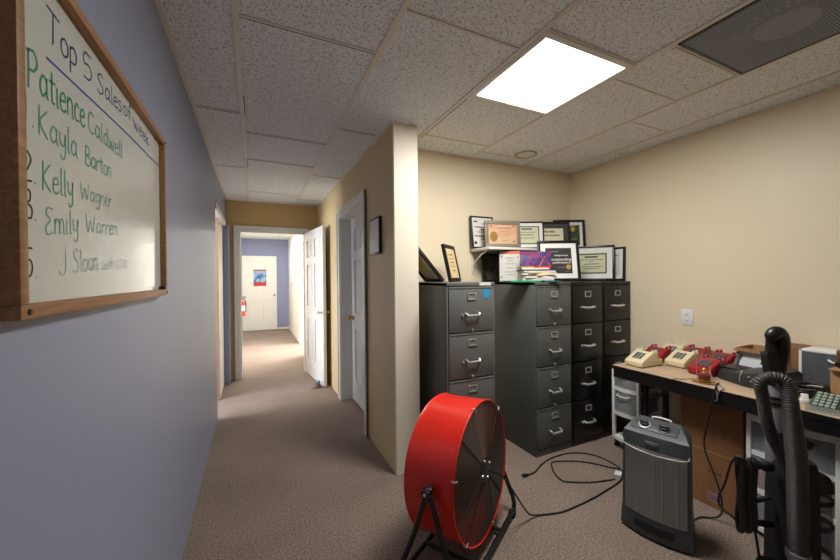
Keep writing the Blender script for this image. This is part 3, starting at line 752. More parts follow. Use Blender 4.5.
c3 = cabinet('black filing cabinet standing right beside the olive grey cabinet', 2.290, 2.656, M['steel3'], 1.322, 'black')
c4 = cabinet('black filing cabinet in the corner against the right wall', 2.659, 3.022, M['steel3'], 1.322, 'black')

# ------------------------------------------------------------------ wall shelf
SZ = 1.602
t = thing('wall_shelf', 'white wall shelf holding framed certificates above the filing cabinets', 'shelf', (1.765, YB, SZ))
obj('board', bx(NB(), 0, 1.25, -0.275, 0, 0, 0.02, 0.003), M['trim'], t)
for x in (0.02, 0.62, 1.12):
    bm = NB(); bx(bm, x - .012, x + .012, -0.24, 0, -0.006, 0.0); bx(bm, x - .012, x + .012, -0.006, 0, -0.20, 0)
    tube(bm, cat([(x, -0.225, -0.006), (x, -0.12, -0.05), (x, -0.03, -0.12), (x, -0.005, -0.19)], 5), 0.007, 8)
    obj('bracket', bm, M['trim'], t)

# ------------------------------------------------------------------ framed certificates
def lines(bm, rows, y, t=0.0006):
    for x0, x1, z, hgt in rows: bx(bm, x0, x1, y - t, y, z - hgt / 2, z + hgt / 2)
    return bm
def text_mesh(txt, size, mat, parent, loc, bold=0.0, label=None, name='lettering', width=None):
    cu = bpy.data.curves.new('lettering_curve', 'FONT'); cu.body = txt; cu.size = size; cu.align_x = 'CENTER'; cu.align_y = 'CENTER'; cu.extrude = 0.0003; cu.offset = bold; cu.resolution_u = 3
    tmp = bpy.data.objects.new('lettering_tmp', cu); COL.objects.link(tmp)
    bpy.context.view_layer.update()
    dg = bpy.context.evaluated_depsgraph_get()
    me = bpy.data.meshes.new_from_object(tmp.evaluated_get(dg)); me.name = name
    bpy.data.objects.remove(tmp); bpy.data.curves.remove(cu)
    if width:
        xs = [v.co.x for v in me.vertices]; k = width / (max(xs) - min(xs))
        for v in me.vertices: v.co.x *= k
    me.transform(Matrix.Translation(loc) @ Matrix.Rotation(PI / 2, 4, 'X'))
    me.materials.clear(); me.materials.append(mat)
    o = bpy.data.objects.new(name, me); COL.objects.link(o); o.parent = parent
    if label: o['label'] = label
    return o
def picture(label, a, b, z, h, lean, rail, frame_mat, mat_w, mat_mat, print_mat, depth=0.02, cat_='framed certificate', group=None, name='framed_certificate', glass=False):
    """frame standing on edge: a, b = its lower corners left to right as seen from the front"""
    a = V((a[0], a[1])); b = V((b[0], b[1])); w = (b - a).length; c = (a + b) / 2
    rz = math.atan2(b.y - a.y, b.x - a.x); th = math.radians(lean)
    t = thing(name, label, cat_, (c.x, c.y, z + depth * math.sin(th) + 0.0005), group=group, rot=(-th, 0, rz))
    bm = NB(); ring_rect(bm, -w / 2, w / 2, 0, h, rail, 0, depth, 0.003); bx(bm, -w / 2 + rail * .5, w / 2 - rail * .5, depth - 0.005, depth - 0.001, rail * .5, h - rail * .5)
    obj('frame', bm, frame_mat, t)
    if mat_w > 0:
        obj('mat', bx(NB(), -w / 2 + rail * .8, w / 2 - rail * .8, 0.007, 0.010, rail * .8, h - rail * .8), mat_mat, t, smooth=False)
    i = rail + mat_w
    p = obj('print', bx(NB(), -w / 2 + i, w / 2 - i, 0.0055, 0.0075, i, h - i), print_mat, t, smooth=False)
    return t, p, w, i
def border(p, w, h, i, m, wd, inset=0.0):
    bm = NB(); ring_rect(bm, -w / 2 + i + inset, w / 2 - i - inset, i + inset, h - i - inset, wd, 0.0045, 0.006)
    return obj('border', bm, m, p, smooth=False)
Z1 = 1.326
# -- on the shelf
zs = SZ + 0.02
t, p, w, i = picture('tall black-framed white certificate at the left end of the shelf', (1.742, 2.575), (1.985, 2.570), zs, 0.295, 8, 0.014, M['frameblack'], 0, None, M['paper'])
bm = NB(); lines(bm, [(-.09, -.05, .245, .012), (-.01, .10, .225, .006), (-.08, .10, .195, .010), (-.02, .09, .175, .012), (-.06, .08, .15, .004), (-.09, .10, .112, .009), (-.03, .02, .085, .006), (.0, .09, .045, .01)], 0.0055)
lathe(bm, [(0.001, 0), (0.014, 0), (0.014, 0.001), (0.001, 0.001)], 16, Matrix.Translation((-0.085, 0.0055, 0.05)) @ Matrix.Rotation(PI / 2, 4, 'X'))
obj('lettering', bm, M['ink'], p, smooth=False)
t, p, w, i = picture('peach certificate with a gold emblem in a wide taupe frame on the shelf', (1.800, 2.470), (2.122, 2.392), zs, 0.238, 5, 0.034, M['framegrey'], 0, None, M['orangeart'])
bm = NB(); lathe(bm, [(0.001, 0), (0.036, 0), (0.036, 0.001), (0.001, 0.001)], 24, Matrix.Translation((-0.085, 0.0055, 0.095)) @ Matrix.Diagonal((1, 1, 1.25, 1)) @ Matrix.Rotation(PI / 2, 4, 'X'))
obj('emblem', bm, M['gold'], p, 'round gold emblem', smooth=False)
bm = NB(); lines(bm, [(-.05, .08, .170, .014), (-.03, .07, .14, .005), (-.03, .06, .118, .005), (-.03, .03, .10, .005), (-.02, .05, .062, .005)], 0.0055)
obj('lettering', bm, pm('grey_gold_ink', (158, 140, 116), 0.6), p, smooth=False)
bm = NB()
for sx, sz in ((-.108, .188), (.106, .188), (.106, .055)): bx(bm, sx - .012, sx + .012, 0.0045, 0.0055, sz - .006, sz + .006)
obj('corner_ornament', bm, M['framegrey'], p, smooth=False)
t, p, w, i = picture('green-bordered certificate with a white mat on the middle of the shelf', (2.12, 2.535), (2.415, 2.408), zs, 0.255, 5, 0.014, M['frameblack'], 0.03, M['mat'], M['papergreen'])
border(p, w, 0.255, i, M['inkgreen'], 0.009)
bm = NB(); lines(bm, [(-.05, .05, .185, .012), (-.08, .08, .155, .004), (-.06, .06, .13, .006), (-.07, .07, .10, .004)], 0.0055); obj('lettering', bm, M['ink'], p, smooth=False)
t, p, w, i = picture('dark-matted cream recognition certificate in a black frame on the shelf', (2.440, 2.545), (2.742, 2.405), zs, 0.272, 4, 0.02, M['frameblack'], 0.045, M['matdark'], M['papercream'])
text_mesh('Rookie', 0.034, M['ink'], p, (-0.03, 0.0052, 0.178), 0.0008); text_mesh('recognition', 0.030, M['ink'], p, (-0.005, 0.0052, 0.142), 0.0006, width=0.15)
t, p, w, i = picture('black-framed garden poster standing at the right end of the shelf', (2.702, 2.566), (2.985, 2.432), zs, 0.312, 5, 0.024, M['frameblack'], 0.03, M['mat'], M['greenart'], name='framed_poster', cat_='framed poster')
bm = NB(); pts = []
for k in range(10):
    r = 0.032 if k % 2 == 0 else 0.014
    pts.append((0.035 + r * math.sin(k * PI / 5), 0.215 + r * math.cos(k * PI / 5)))
prism(bm, pts, 0.0042, 0.0055, 'xz'); obj('star', bm, pm('yellow_star_print', (206, 186, 50), 0.6), p, 'yellow star shape', smooth=False)
bm = NB(); bx(bm, -0.02, 0.06, 0.0045, 0.0055, 0.245, 0.262); obj('heading', bm, pm('pink_print', (190, 140, 160), 0.6), p, smooth=False)
bm = NB(); bx(bm, 0.02, 0.075, 0.0045, 0.0055, 0.06, 0.13); obj('foliage', bm, pm('leaf_print', (92, 116, 54), 0.6, var=0.4, vscale=60), p, smooth=False)
# -- under the shelf and on the cabinet tops
t, p, w, i = picture('dim black-framed picture leaning under the left end of the shelf', (1.872, 2.598), (2.212, 2.594), Z1, 0.255, 4, 0.02, M['frameblack'], 0, None, M['darkart'], name='framed_picture', cat_='framed picture')
t, p, w, i = picture('white certificate with an orange heading strip, beneath the taupe frame', (1.905, 2.426), (2.078, 2.346), Z1, 0.272, 1, 0.006, M['frameblack'], 0, None, M['paper'])
bm = NB(); bx(bm, -w / 2 + i, w / 2 - i, 0.0045, 0.0056, 0.240, 0.266); obj('heading', bm, M['orangehead'], p, 'orange heading strip', smooth=False)
bm = NB(); lines(bm, [(-.03, .04, .205, .006), (-.02, .03, .18, .004), (-.04, .045, .155, .004), (-.03, .035, .12, .004), (-.05, .05, .085, .004), (-.04, .04, .06, .004)], 0.0055); obj('lettering', bm, M['inkgrey'], p, smooth=False)
bm = NB()
for sx, sz in ((-.07, .215), (.07, .212), (-.07, .04)): lathe(bm, [(0.001, 0), (0.006, 0), (0.006, 0.001), (0.001, 0.001)], 10, Matrix.Translation((sx, 0.0055, sz)) @ Matrix.Rotation(PI / 2, 4, 'X'))
obj('pin', bm, M['ink'], p)
jt, p, w, i = picture('large black-framed award with a wide white mat, in front of the shelf', (2.172, 2.226), (2.490, 2.076), Z1, 0.352, 9, 0.024, M['frameblack'], 0.042, M['mat'], pm('charcoal_award_print', (52, 50, 52), 0.5))
for txt, z_, sz_, wd in (('valuing the best', .222, .018, .12), ('outstanding', .187, .032, .17), ('performance', .160, .026, .15)):
    text_mesh(txt, sz_, M['paper'], p, (0.02, 0.0050, z_), 0.0005, 'white award words', width=wd)
bm = NB(); lines(bm, [(-.07, .0, .255, .007), (-.02, .05, .118, .005), (.05, .09, .085, .004)], 0.0055); obj('lettering', bm, M['inkgrey'], p, smooth=False)
bm = NB(); lathe(bm, [(0.001, 0), (0.021, 0), (0.021, 0.001), (0.001, 0.001)], 24, Matrix.Translation((0.078, 0.0055, 0.122)) @ Matrix.Rotation(PI / 2, 4, 'X')); obj('seal', bm, M['seal'], p, 'gold seal', smooth=False)
t, p, w, i = picture('green-bordered certificate in a black frame standing on the corner cabinet', (2.735, 2.430), (2.953, 2.105), Z1, 0.328, 6, 0.02, M['frameblack'], 0.045, M['mat'], M['papergreen'])
border(p, w, 0.318, i, M['inkgreen'], 0.011)
bm = NB(); lines(bm, [(-.055, .055, .222, .014), (-.10, .10, .195, .005), (-.02, .02, .178, .004), (-.06, .07, .155, .006), (-.09, .09, .13, .005), (-.07, .07, .112, .004)], 0.0055); obj('lettering', bm, M['ink'], p, smooth=False)
t, p, w, i = picture('black-framed picture leaning on the right wall behind the corner certificate', (2.995, 2.33), (2.995, 2.045), Z1, 0.305, 1.5, 0.018, M['frameblack'], 0.03, M['mat'], M['paper'], name='framed_picture', cat_='framed picture')
bm = NB(); lines(bm, [(-.08, .08, .23, .008), (-.06, .06, .19, .005), (-.07, .07, .15, .005), (-.05, .06, .11, .005)], 0.0055); obj('lettering', bm, M['inkgrey'], p, smooth=False)
Z0 = 1.333
t, p, w, i = picture('small tan certificate in a black frame on the grey cabinet', (1.312, 2.222), (1.512, 2.400), Z0, 0.288, 12, 0.028, M['frameblack'], 0, None, M['tanart'], depth=0.024)
bm = NB(); lines(bm, [(-.05, .05, .21, .008), (-.06, .06, .18, .005), (-.05, .04, .15, .006), (-.06, .05, .12, .005), (-.03, .04, .085, .008)], 0.0055); obj('lettering', bm, pm('brown_ink', (120, 92, 60), 0.6), p, smooth=False)
# frame tipped over against the wall end, its face turned down to the left
t = thing('framed_picture', 'black frame tipped against the wall, left of the tan certificate', 'framed picture', (1.297, 2.275, Z0 + 0.0045), rot=(0, math.radians(-41), 0))
bm = NB()
hl = 0.335
for y0, y1, z0, z1 in ((0, .30, 0, .022), (0, .30, hl - .022, hl), (0, .022, .022, hl - .022), (.278, .30, .022, hl - .022)): bx(bm, -0.026, 0.0, y0, y1, z0 + .018, z1 + .018, 0.003)
obj('frame', bm, M['frameblack'], t)
obj('mat', bx(NB(), -0.012, -0.008, .012, .288, .03, hl + .006), M['mat'], t, 'white mat', smooth=False)
obj('print', bx(NB(), -0.0135, -0.0115, .07, .23, .09, hl - .05), M['papergreen'], t, smooth=False)

# ------------------------------------------------------------------ paper pile on the olive cabinet
RZ = math.radians(-25.4)
def flat(name, label, cat_, mat, cx, cy, z, w, d, h, rz, bev=0.0, parts=None, group=None, curl=0.0, tilt=0.0):
    t = bm = NB()
    nx = 10
    top = []; 
    for i_ in range(nx + 1):
        u = i_ / nx - 0.5
        zz = curl * (abs(u) * 2) ** 3 * (1 if u > 0 else 0.4)
        top.append((u * w, zz))
    sec = []
    for y in (-d / 2, d / 2):
        sec.append([(x, y, zz + h) for x, zz in top] + [(x, y, zz) for x, zz in reversed(top)])
    loft(bm, sec)
    o = obj(name, bm, mat, None, smooth=False); o.location = (cx, cy, z); o.rotation_euler = (0, tilt, rz)
    tag(o, label, cat_, group)
    return o
px, py = 1.985, 2.128
z = Z1 + 0.0005
M['manila'] = pm('manila_folder', (206, 180, 128), 0.7); M['paper2'] = pm('greyish_paper', (196, 194, 190), 0.75)
flat('folder', 'green folder sticking out at the left of the paper pile', 'folder', M['greenfolder'], px - 0.080, py + 0.018, z, 0.24, 0.18, 0.012, RZ + 0.1)
flat('folder', 'dark teal folder at the bottom right of the paper pile', 'folder', M['tealpaper'], px + 0.130, py - 0.055, z, 0.12, 0.19, 0.010, RZ - 0.04)
z += 0.0126
for lab, nm, ct, mt, dx, dy, w_, d_, h_, r_ in (
    ('thick lowest sheaf of white papers in the pile on the olive cabinet', 'paper_stack', 'papers', 'paper2', .035, -.012, .235, .17, .020, -.05),
    ('second sheaf from the bottom of the paper pile, turned a little', 'paper_stack', 'papers', 'paper', .045, -.018, .245, .165, .014, .09),
    ('yellow envelope sticking out of the middle of the paper pile', 'envelope', 'envelope', 'yellowpaper', .070, -.034, .15, .15, .007, .30),
    ('loose white sheets just above the yellow envelope in the paper pile', 'paper_stack', 'papers', 'paper', .050, -.012, .26, .17, .014, -.10),
    ('cream folder lying in the middle of the paper pile', 'folder', 'folder', 'manila', .055, -.02, .225, .16, .006, .16),
    ('wide white sheets poking out at the right of the paper pile', 'paper_stack', 'papers', 'paper2', .045, -.008, .25, .16, .012, .02),
    ('thin dark bound book lying in the upper part of the paper pile', 'book', 'book', 'device', .010, .012, .185, .15, .009, .05),
    ('topmost white sheets of the paper pile on the olive cabinet', 'paper_stack', 'papers', 'paper', .030, .004, .205, .15, .013, -.12)):
    flat(nm, lab, ct, M[mt], px + dx, py + dy, z, w_, d_, h_, RZ + r_); z += h_ + 0.0005
flat('notepad', 'orange-yellow notepad on top of the paper pile, at its left', 'notepad', M['yellowpaper'], px - 0.035, py + 0.028, z, 0.10, 0.10, 0.008, RZ + 0.08)
flat('book', 'red covered booklet on top of the paper pile', 'book', M['redbook'], px + 0.080, py - 0.028, z, 0.115, 0.11, 0.014, RZ + 0.03)
z += 0.0125
t = thing('booklet', 'purple and pink patterned booklet standing behind the paper pile', 'booklet', (2.103, 2.192, Z1 + 0.0025), rot=(math.radians(-5), 0, RZ))
bm = NB(); bx(bm, -0.128, 0.128, 0, 0.012, 0, 0.25, 0.002); obj('cover', bm, M['purpleart'], t)
bm = NB(); prism(bm, [(-.128, .25), (-.128, .22), (-.02, .225), (.01, .25)], -0.001, 0.0, 'xz'); obj('flap', bm, pm('magenta_flap', (130, 48, 98), 0.5), t, smooth=False)
bm = NB()
for q in ([(.03, .125), (.075, .21), (.115, .125), (.03, .125)],): tube(bm, [(x, -0.001, z_) for x, z_ in q], 0.003, 6)
obj('triangle_emblem', bm, M['yellowpaper'], t)

# ------------------------------------------------------------------ drum fan
FA = math.radians(-57.7); tilt = math.radians(2.4); R = 0.33; Dp = 0.258
a_h = V((math.cos(FA), math.sin(FA), 0)); mid = V((1.032, 1.445, 0.408)) - 0.5 * Dp * a_h
fan = thing('drum_fan', 'large red drum fan with round black grille on a black stand', 'fan', (mid.x, mid.y, 0), FA)
# local frame: +x = blowing direction, y across, z up; drum centre at height ch
ch = 0.402
TM = Matrix.Translation((0, 0, ch)) @ Matrix.Rotation(-tilt, 4, 'Y') @ Matrix.Rotation(PI / 2, 4, 'Y')   # lathe axis z -> x
bm = NB(); h = Dp / 2
lathe(bm, [(R - .004, -h + .004), (R + .002, -h), (R + .005, -h + .006), (R + .001, -h + .014), (R, -h + .024), (R, h - .024), (R + .001, h - .014), (R + .005, h - .006), (R + .001, h), (R - .004, h - .003), (R - .004, -h + .01)], 72, TM, cap=False)
obj('drum', bm, M['red'], fan, 'red metal drum')
def grille(x, name):
    bm = NB(); n = 30
    for k in range(n):
        r = 0.062 + (R - 0.012 - 0.062) * k / (n - 1)
        dome = 0.012 * (1 - (r / R) ** 2)
        pts = [TM @ V((r * math.cos(2 * PI * j / 48), r * math.sin(2 * PI * j / 48), x + (dome if x > 0 else -dome))) for j in range(48)]
        tube(bm, pts, 0.0021, 5, closed=True)
    o = obj(name, bm, M['gr'], fan, 'black wire ring grille')
    bm = NB()
    for k in range(4):
        an = PI / 4 + k * PI / 2
        tube(bm, [TM @ V((r * math.cos(an), r * math.sin(an), x + (1 if x > 0 else -1) * (0.012 * (1 - (r / R) ** 2) + 0.002))) for r in (0.05, 0.14, 0.23, R - 0.008)], 0.0028, 6)
    for k in range(8):
        an = PI / 8 + k * PI / 4
        tube(bm, [TM @ V((r * math.cos(an), r * math.sin(an), x + (1 if x > 0 else -1) * (0.012 * (1 - (r / R) ** 2) + 0.001))) for r in (0.06, 0.14, 0.23, R - 0.012)], 0.0013, 5)
    obj('grille_spoke', bm, M['blackmatte'], o)
    bm = NB(); s = 1 if x > 0 else -1
    lathe(bm, [(0.001, x), (0.062, x), (0.066, x + s * .008), (0.058, x + s * .016), (0.03, x + s * .018), (0.001, x + s * .018)], 32, TM)
    obj('hub_plate', bm, M['black'], o)
    if x > 0:
        bm = NB()
        for k in range(4):
            an = k * PI / 2 + .3
            lathe(bm, [(0.001, x + .017), (0.006, x + .017), (0.005, x + .021), (0.001, x + .022)], 10, TM @ Matrix.Translation((0.047 * math.cos(an), 0.047 * math.sin(an), 0)))
        obj('bolt', bm, M['chrome'], o)
    return o
M['gr'] = pm('dark_grille_wire', (112, 102, 96), 0.35, metal=0.7)
grille(h - 0.006, 'front_grille'); grille(-h + 0.006, 'rear_grille')
for k in range(6):
    an = PI / 4 * 0 + k * PI / 3 + 0.25
    p0 = TM @ V(((R + .004) * math.cos(an), (R + .004) * math.sin(an), h - .012)); p1 = TM @ V(((R + .004) * math.cos(an), (R + .004) * math.sin(an), h + .004)); p2 = TM @ V(((R - .014) * math.cos(an), (R - .014) * math.sin(an), h + .005))
    bm = NB(); tube(bm, [p0, p1, p2], 0.0038, 8); obj('grille_clip', bm, M['chrome'], fan, 'small bright metal clip')
# motor and blades
bm = NB(); lathe(bm, [(0.001, -.08), (0.07, -.08), (0.075, -.06), (0.075, .03), (0.06, .045), (0.001, .045)], 28, TM)
obj('motor', bm, M['black'], fan)
for k in range(3):
    a0 = k * 2 * PI / 3 + 0.5; secs = []
    for r, wd in ((0.065, .10), (0.14, .20), (0.22, .27), (0.30, .30)):
        ring_ = []
        for s in (-.5, -.17, .17, .5):
            th = a0 + s * wd / r * 0.85; ring_.append(TM @ V((r * math.cos(th), r * math.sin(th), 0.02 + 0.07 * s + 0.002)))
        for s in (.5, .17, -.17, -.5):
            th = a0 + s * wd / r * 0.85; ring_.append(TM @ V((r * math.cos(th), r * math.sin(th), 0.02 + 0.07 * s - 0.002)))
        secs.append(ring_)
    bm = NB(); loft(bm, secs); obj('blade', bm, pm('grey_fan_blade%d' % k, (46, 44, 43), 0.5, metal=0.3), fan, 'grey fan blade')
# stand: an A-frame each side and two long floor bars with bent ends
yS = R + 0.034; sx0 = 0.02; pz = ch + 0.045; SP = 0.15
for s in (-1, 1):
    bm = NB()
    for q in (-1, 1):
        tube(bm, [(sx0 + q * .004, s * yS, pz), (sx0 + q * .07, s * yS, pz - .2), (sx0 + q * (SP - .012), s * yS, 0.085), (sx0 + q * (SP - .003), s * (yS - .004), 0.05), (sx0 + q * SP, s * (yS - .02), 0.024)], 0.0125, 10)
    bx(bm, sx0 - .020, sx0 + .020, s * yS - .011, s * yS + .011, pz - .045, pz + .02, 0.006)
    obj('leg_frame', bm, M['black'], fan)
    bm = NB(); cyl(bm, (sx0, s * (R - .006), pz), (sx0, s * (yS + .012), pz), 0.011, 14); cyl(bm, (sx0, s * (yS + .011), pz), (sx0, s * (yS + .028), pz), 0.020, 10)
    obj('pivot_knob', bm, M['black'], fan)
    bm = NB(); lathe(bm, [(0.001, 0), (0.008, 0), (0.006, .004), (0.001, .005)], 10, Matrix.Translation((sx0, s * (yS + .028), pz)) @ Matrix.Rotation(-s * PI / 2, 4, 'X'))
    obj('bolt', bm, M['chrome'], fan)
for s in (-1, 1):
    bm = NB(); tube(bm, [(sx0 + s * SP, -yS + .02, 0.024), (sx0 + s * SP, yS - .02, 0.024)], 0.0125, 10); obj('floor_bar', bm, M['black'], fan)
for q in (-1, 1):
    bm = NB(); tube(bm, [(sx0 - SP, q * 0.14, 0.024), (sx0 + SP, q * 0.14, 0.024)], 0.011, 10); obj('cross_bar', bm, M['black'], fan)
for sx in (-1, 1):
    for sy in (-1, 1):
        bm = NB(); bx(bm, sx0 + sx * SP - .018, sx0 + sx * SP + .018, sy * (yS - .05) - .022, sy * (yS - .05) + .022, 0.0, 0.030, 0.004); obj('rubber_foot', bm, M['rubber'], fan)
def to_local(t, pts):
    mi = Matrix.LocRotScale(t.location, t.rotation_euler, None).inverted()
    return [mi @ V(p) for p in pts]
# power cord lying on the carpet (world points, floor at z = 0)
hubw = Matrix.LocRotScale(fan.location, fan.rotation_euler, None) @ (TM @ V((0.02, 0.03, h + 0.010)))
cz = 0.0055
path = [tuple(hubw), (1.16, 1.46, .33), (1.26, 1.485, .20), (1.33, 1.50, .10), (1.39, 1.512, .030), (1.45, 1.512, cz + .003), (1.53, 1.490, cz), (1.606, 1.473, cz), (1.75, 1.475, cz), (1.891, 1.484, cz), (2.076, 1.508, cz), (2.184, 1.529, cz), (2.281, 1.574, cz), (2.333, 1.632, cz), (2.344, 1.741, cz), (2.332, 1.828, cz), (2.272, 1.90, cz), (2.17, 1.945, cz), (2.09, 1.95, cz), (1.99, 1.945, cz), (1.863, 1.91, cz), (1.765, 1.862, cz), (1.685, 1.85, cz)]
bm = NB(); tube(bm, to_local(fan, cat(path, 6)), 0.0048, 8)
pc = obj('power_cord', bm, M['tablecables'], fan, 'black power cord lying on the carpet')
loop = [(2.16, 1.547, cz + .009), (2.107, 1.573, cz), (2.03, 1.592, cz), (1.951, 1.625, cz), (1.879, 1.667, cz), (1.847, 1.695, cz), (1.853, 1.753, cz), (1.89, 1.823, cz), (1.94, 1.884, cz), (1.978, 1.903, cz), (2.052, 1.875, cz), (2.154, 1.819, cz), (2.226, 1.745, cz), (2.27, 1.678, cz), (2.308, 1.615, cz + .009)]
bm = NB(); tube(bm, to_local(fan, cat(loop, 6)), 0.0048, 8); obj('cord_loop', bm, M['tablecables'], pc)
bm = NB(); P_ = to_local(fan, [(1.69, 1.85, .008), (1.665, 1.851, .010), (1.64, 1.852, .011)])
tube(bm, P_, [0.007, 0.013, 0.012], 10); obj('plug', bm, M['rubber'], pc)
bm = NB()
for dy in (-.006, .006): tube(bm, to_local(fan, [(1.642, 1.852 + dy, .011), (1.622, 1.853 + dy, .011)]), 0.0016, 6)
obj('prong', bm, M['chrome'], pc)
tag(obj('paper_tag', bx(NB(), -.03, .03, -.02, .02, 0, 0.001), M['tag'], None, smooth=False), 'white paper tag lying on the carpet by the cord', 'tag')
bpy.data.objects['paper_tag'].location = (2.268, 1.60, 0.0006); bpy.data.objects['paper_tag'].rotation_euler = (0, 0, 0.5)

# ------------------------------------------------------------------ heater (front faces the aisle, slightly towards the room)
HA = math.atan2(0.968 - 1.263, 1.91 - 1.825)          # direction of its front edge, left to right
ht = thing('heater', 'grey portable heater with a silver mesh front, standing on the carpet', 'heater', (1.868, 1.115, 0), HA)
W2 = 0.155
def hsec(z, wf, front, back):
    """plan outline at height z: bowed front (towards -y), straight tapering sides, flat back"""
    pts = []
    for k in range(13):
        u = -1 + 2 * k / 12
        pts.append((u * wf, -front * (1 - u * u) , z))
    pts.append((wf * .98, 0.05, z)); pts.append((wf * .84, back, z)); pts.append((-wf * .84, back, z)); pts.append((-wf * .98, 0.05, z))
    return pts
bm = NB()
loft(bm, [hsec(0.012, W2 + .004, .035, .165), hsec(0.02, W2 + .008, .038, .168), hsec(0.09, W2 + .004, .034, .165), hsec(0.13, W2 - .001, .030, .162), hsec(0.40, W2 - .004, .018, .155), hsec(0.518, W2 - .006, .010, .15), hsec(0.532, W2 - .010, .004, .148)])
# sloping shoulder rising to a narrow flat top at the back
def hshoulder(z, wl, wr, yf, yb_):
    pts = []
    for k in range(13):
        u = k / 12; pts.append((-wl + (wl + wr) * u, yf, z))
    pts.append((wr, yf + .01, z)); pts.append((wr * .9, yb_, z)); pts.append((-wl * .9, yb_, z)); pts.append((-wl, yf + .01, z))
    return pts
loft(bm, [hsec(0.532, W2 - .010, .004, .148), hshoulder(0.546, W2 - .018, W2 - .022, .020, .146), hshoulder(0.574, W2 - .035, W2 - .055, .088, .142), hshoulder(0.581, W2 - .045, W2 - .068, .104, .138)])
obj('housing', bm, M['heater'], ht)
for sx in (-.12, .12):
    bm = NB(); bx(bm, sx - .02, sx + .02, 0.0, .15, 0, .014, .003); obj('foot', bm, M['rubber'], ht)
def hfront(x, z, off):
    f = .034 + (.010 - .034) * (z - .09) / (.515 - .09)
    w = W2 - .002
    return (x, -f * (1 - (x / w) ** 2) - off, z)
def hpanel(x0, x1, z0, z1, off, nx=14, nz=10):
    bm = NB(); g = [[bm.verts.new(hfront(x0 + (x1 - x0) * i / nx, z0 + (z1 - z0) * j / nz, off)) for i in range(nx + 1)] for j in range(nz + 1)]
    for j in range(nz):
        for i in range(nx): bm.faces.new((g[j][i], g[j][i + 1], g[j + 1][i + 1], g[j + 1][i]))
    r = bmesh.ops.solidify(bm, geom=bm.faces[:], thickness=0.003)
    return bm
gm = obj('mesh_grille', hpanel(-.138, .138, .115, .462, .0035), dots('perforated_silver_mesh_front', (186, 186, 183), (138, 138, 135), 170, 0.31, False, 0.4, 0.5, (0, 2)), ht, 'silver perforated mesh')
bm = NB()
for x in (-.075, 0.0, .04, .10):
    tube(bm, [hfront(x, .13, .0042), hfront(x, .3, .0045), hfront(x, .458, .0042)], 0.0022, 6)
obj('mesh_rib', bm, M['satin'], gm)
bm = NB(); tube(bm, cat([hfront(-.146, .475, .0), hfront(-.142, .464, .012), hfront(-.10, .452, .014), hfront(0, .446, .015), hfront(.10, .452, .014), hfront(.142, .464, .012), hfront(.146, .475, .0)], 6), 0.0032, 8)
obj('guard_bar', bm, M['chrome'], ht, 'bright metal guard bar')
obj('lower_grille', hpanel(-.09, .09, .045, .085, .002, 12, 3), M['heaterdark'], ht, 'dark slot panel')
bm = NB(); q = V(hfront(-.012, .492, .0025)); bx(bm, q.x - .030, q.x + .030, q.y - .002, q.y + .004, q.z - .011, q.z + .011, .004)
bd = obj('badge', bm, M['silver'], ht, 'small grey badge')
bm = NB(); bx(bm, q.x - .026, q.x + .026, q.y - .003, q.y - .001, q.z - .008, q.z + .008, .003); obj('badge_field', bm, M['heaterdark'], bd)
bm = NB()
for k in range(6): bx(bm, q.x - .018 + k * .0065, q.x - .0135 + k * .0065, q.y - .0038, q.y - .0025, q.z - .004, q.z + .004)
obj('badge_marks', bm, M['satin'], bd, smooth=False)
PT = Matrix.Translation((-.008, .054, .5605)) @ Matrix.Rotation(math.radians(22.4), 4, 'X')
bm = NB(); bx(bm, -.110, .098, -.034, .034, -.004, .004, .003, mat=PT); tp = obj('control_panel', bm, M['heater'], ht)
for x, m_ in ((-.052, True), (.038, False)):
    K = PT @ Matrix.Translation((x, .0, .004))
    bm = NB(); lathe(bm, [(0.001, 0), (0.029, 0), (0.029, .003), (0.025, .005), (0.001, .005)], 28, K); rg = obj('dial_ring', bm, M['satin'] if m_ else M['heaterdark'], tp)
    bm = NB(); lathe(bm, [(0.001, 0), (0.022, 0), (0.020, .012), (0.001, .013)], 28, K @ Matrix.Translation((0, 0, .004))); bx(bm, -.020, .020, -.004, .004, .016, .026, .003, mat=K); obj('dial', bm, M['black'], tp, 'black control dial')
bm = NB(); tube(bm, cat([(-.04, .128, .578), (-.04, .128, .590), (0.0, .129, .593), (.04, .128, .590), (.04, .128, .578)], 5), .005, 8); obj('carry_handle', bm, M['whiteplastic'], ht, 'pale carry handle')
pth = [(2.05, 1.07, .06), (2.12, 1.09, .03), (2.20, 1.102, .0055), (2.258, 1.10, .0055), (2.31, 1.06, .012), (2.32, 1.03, .05), (2.285, 1.015, .16), (2.25, 1.03, .28), (2.245, 1.075, .42), (2.262, 1.065, .55), (2.272, 1.045, .68), (2.282, 1.04, .742), (2.31, 1.045, .7465), (2.36, 1.07, .7432), (2.43, 1.09, .7425)]
bm = NB(); tube(bm, to_local(ht, cat(pth, 6)), 0.0042, 8); obj('power_cord', bm, M['tablecables'], ht, 'black cord running up to the table')

# ------------------------------------------------------------------ table along the right wall
TX0, TX1, TY0, TY1, TZ = 2.294, 3.02, -0.17, 1.662, 0.737
tb = thing('folding_table', 'tan-topped folding table with black edge along the right wall', 'table', ((TX0 + TX1) / 2, (TY0 + TY1) / 2, 0))
cx, cy = (TX0 + TX1) / 2, (TY0 + TY1) / 2
a, b = (TX1 - TX0) / 2, (TY1 - TY0) / 2
obj('tabletop', bx(NB(), -a + .003, a - .003, -b + .003, b - .003, TZ - .022, TZ, .001), M['tabletop'], tb, 'tan laminate top')
bm = NB()
bx(bm, -a, -a + .004, -b, b, TZ - .026, TZ - .001); bx(bm, a - .004, a, -b, b, TZ - .026, TZ - .001); bx(bm, -a, a, -b, -b + .004, TZ - .026, TZ - .001); bx(bm, -a, a, b - .004, b, TZ - .026, TZ - .001)
obj('edge_band', bm, M['black'], tb)
bm = NB()
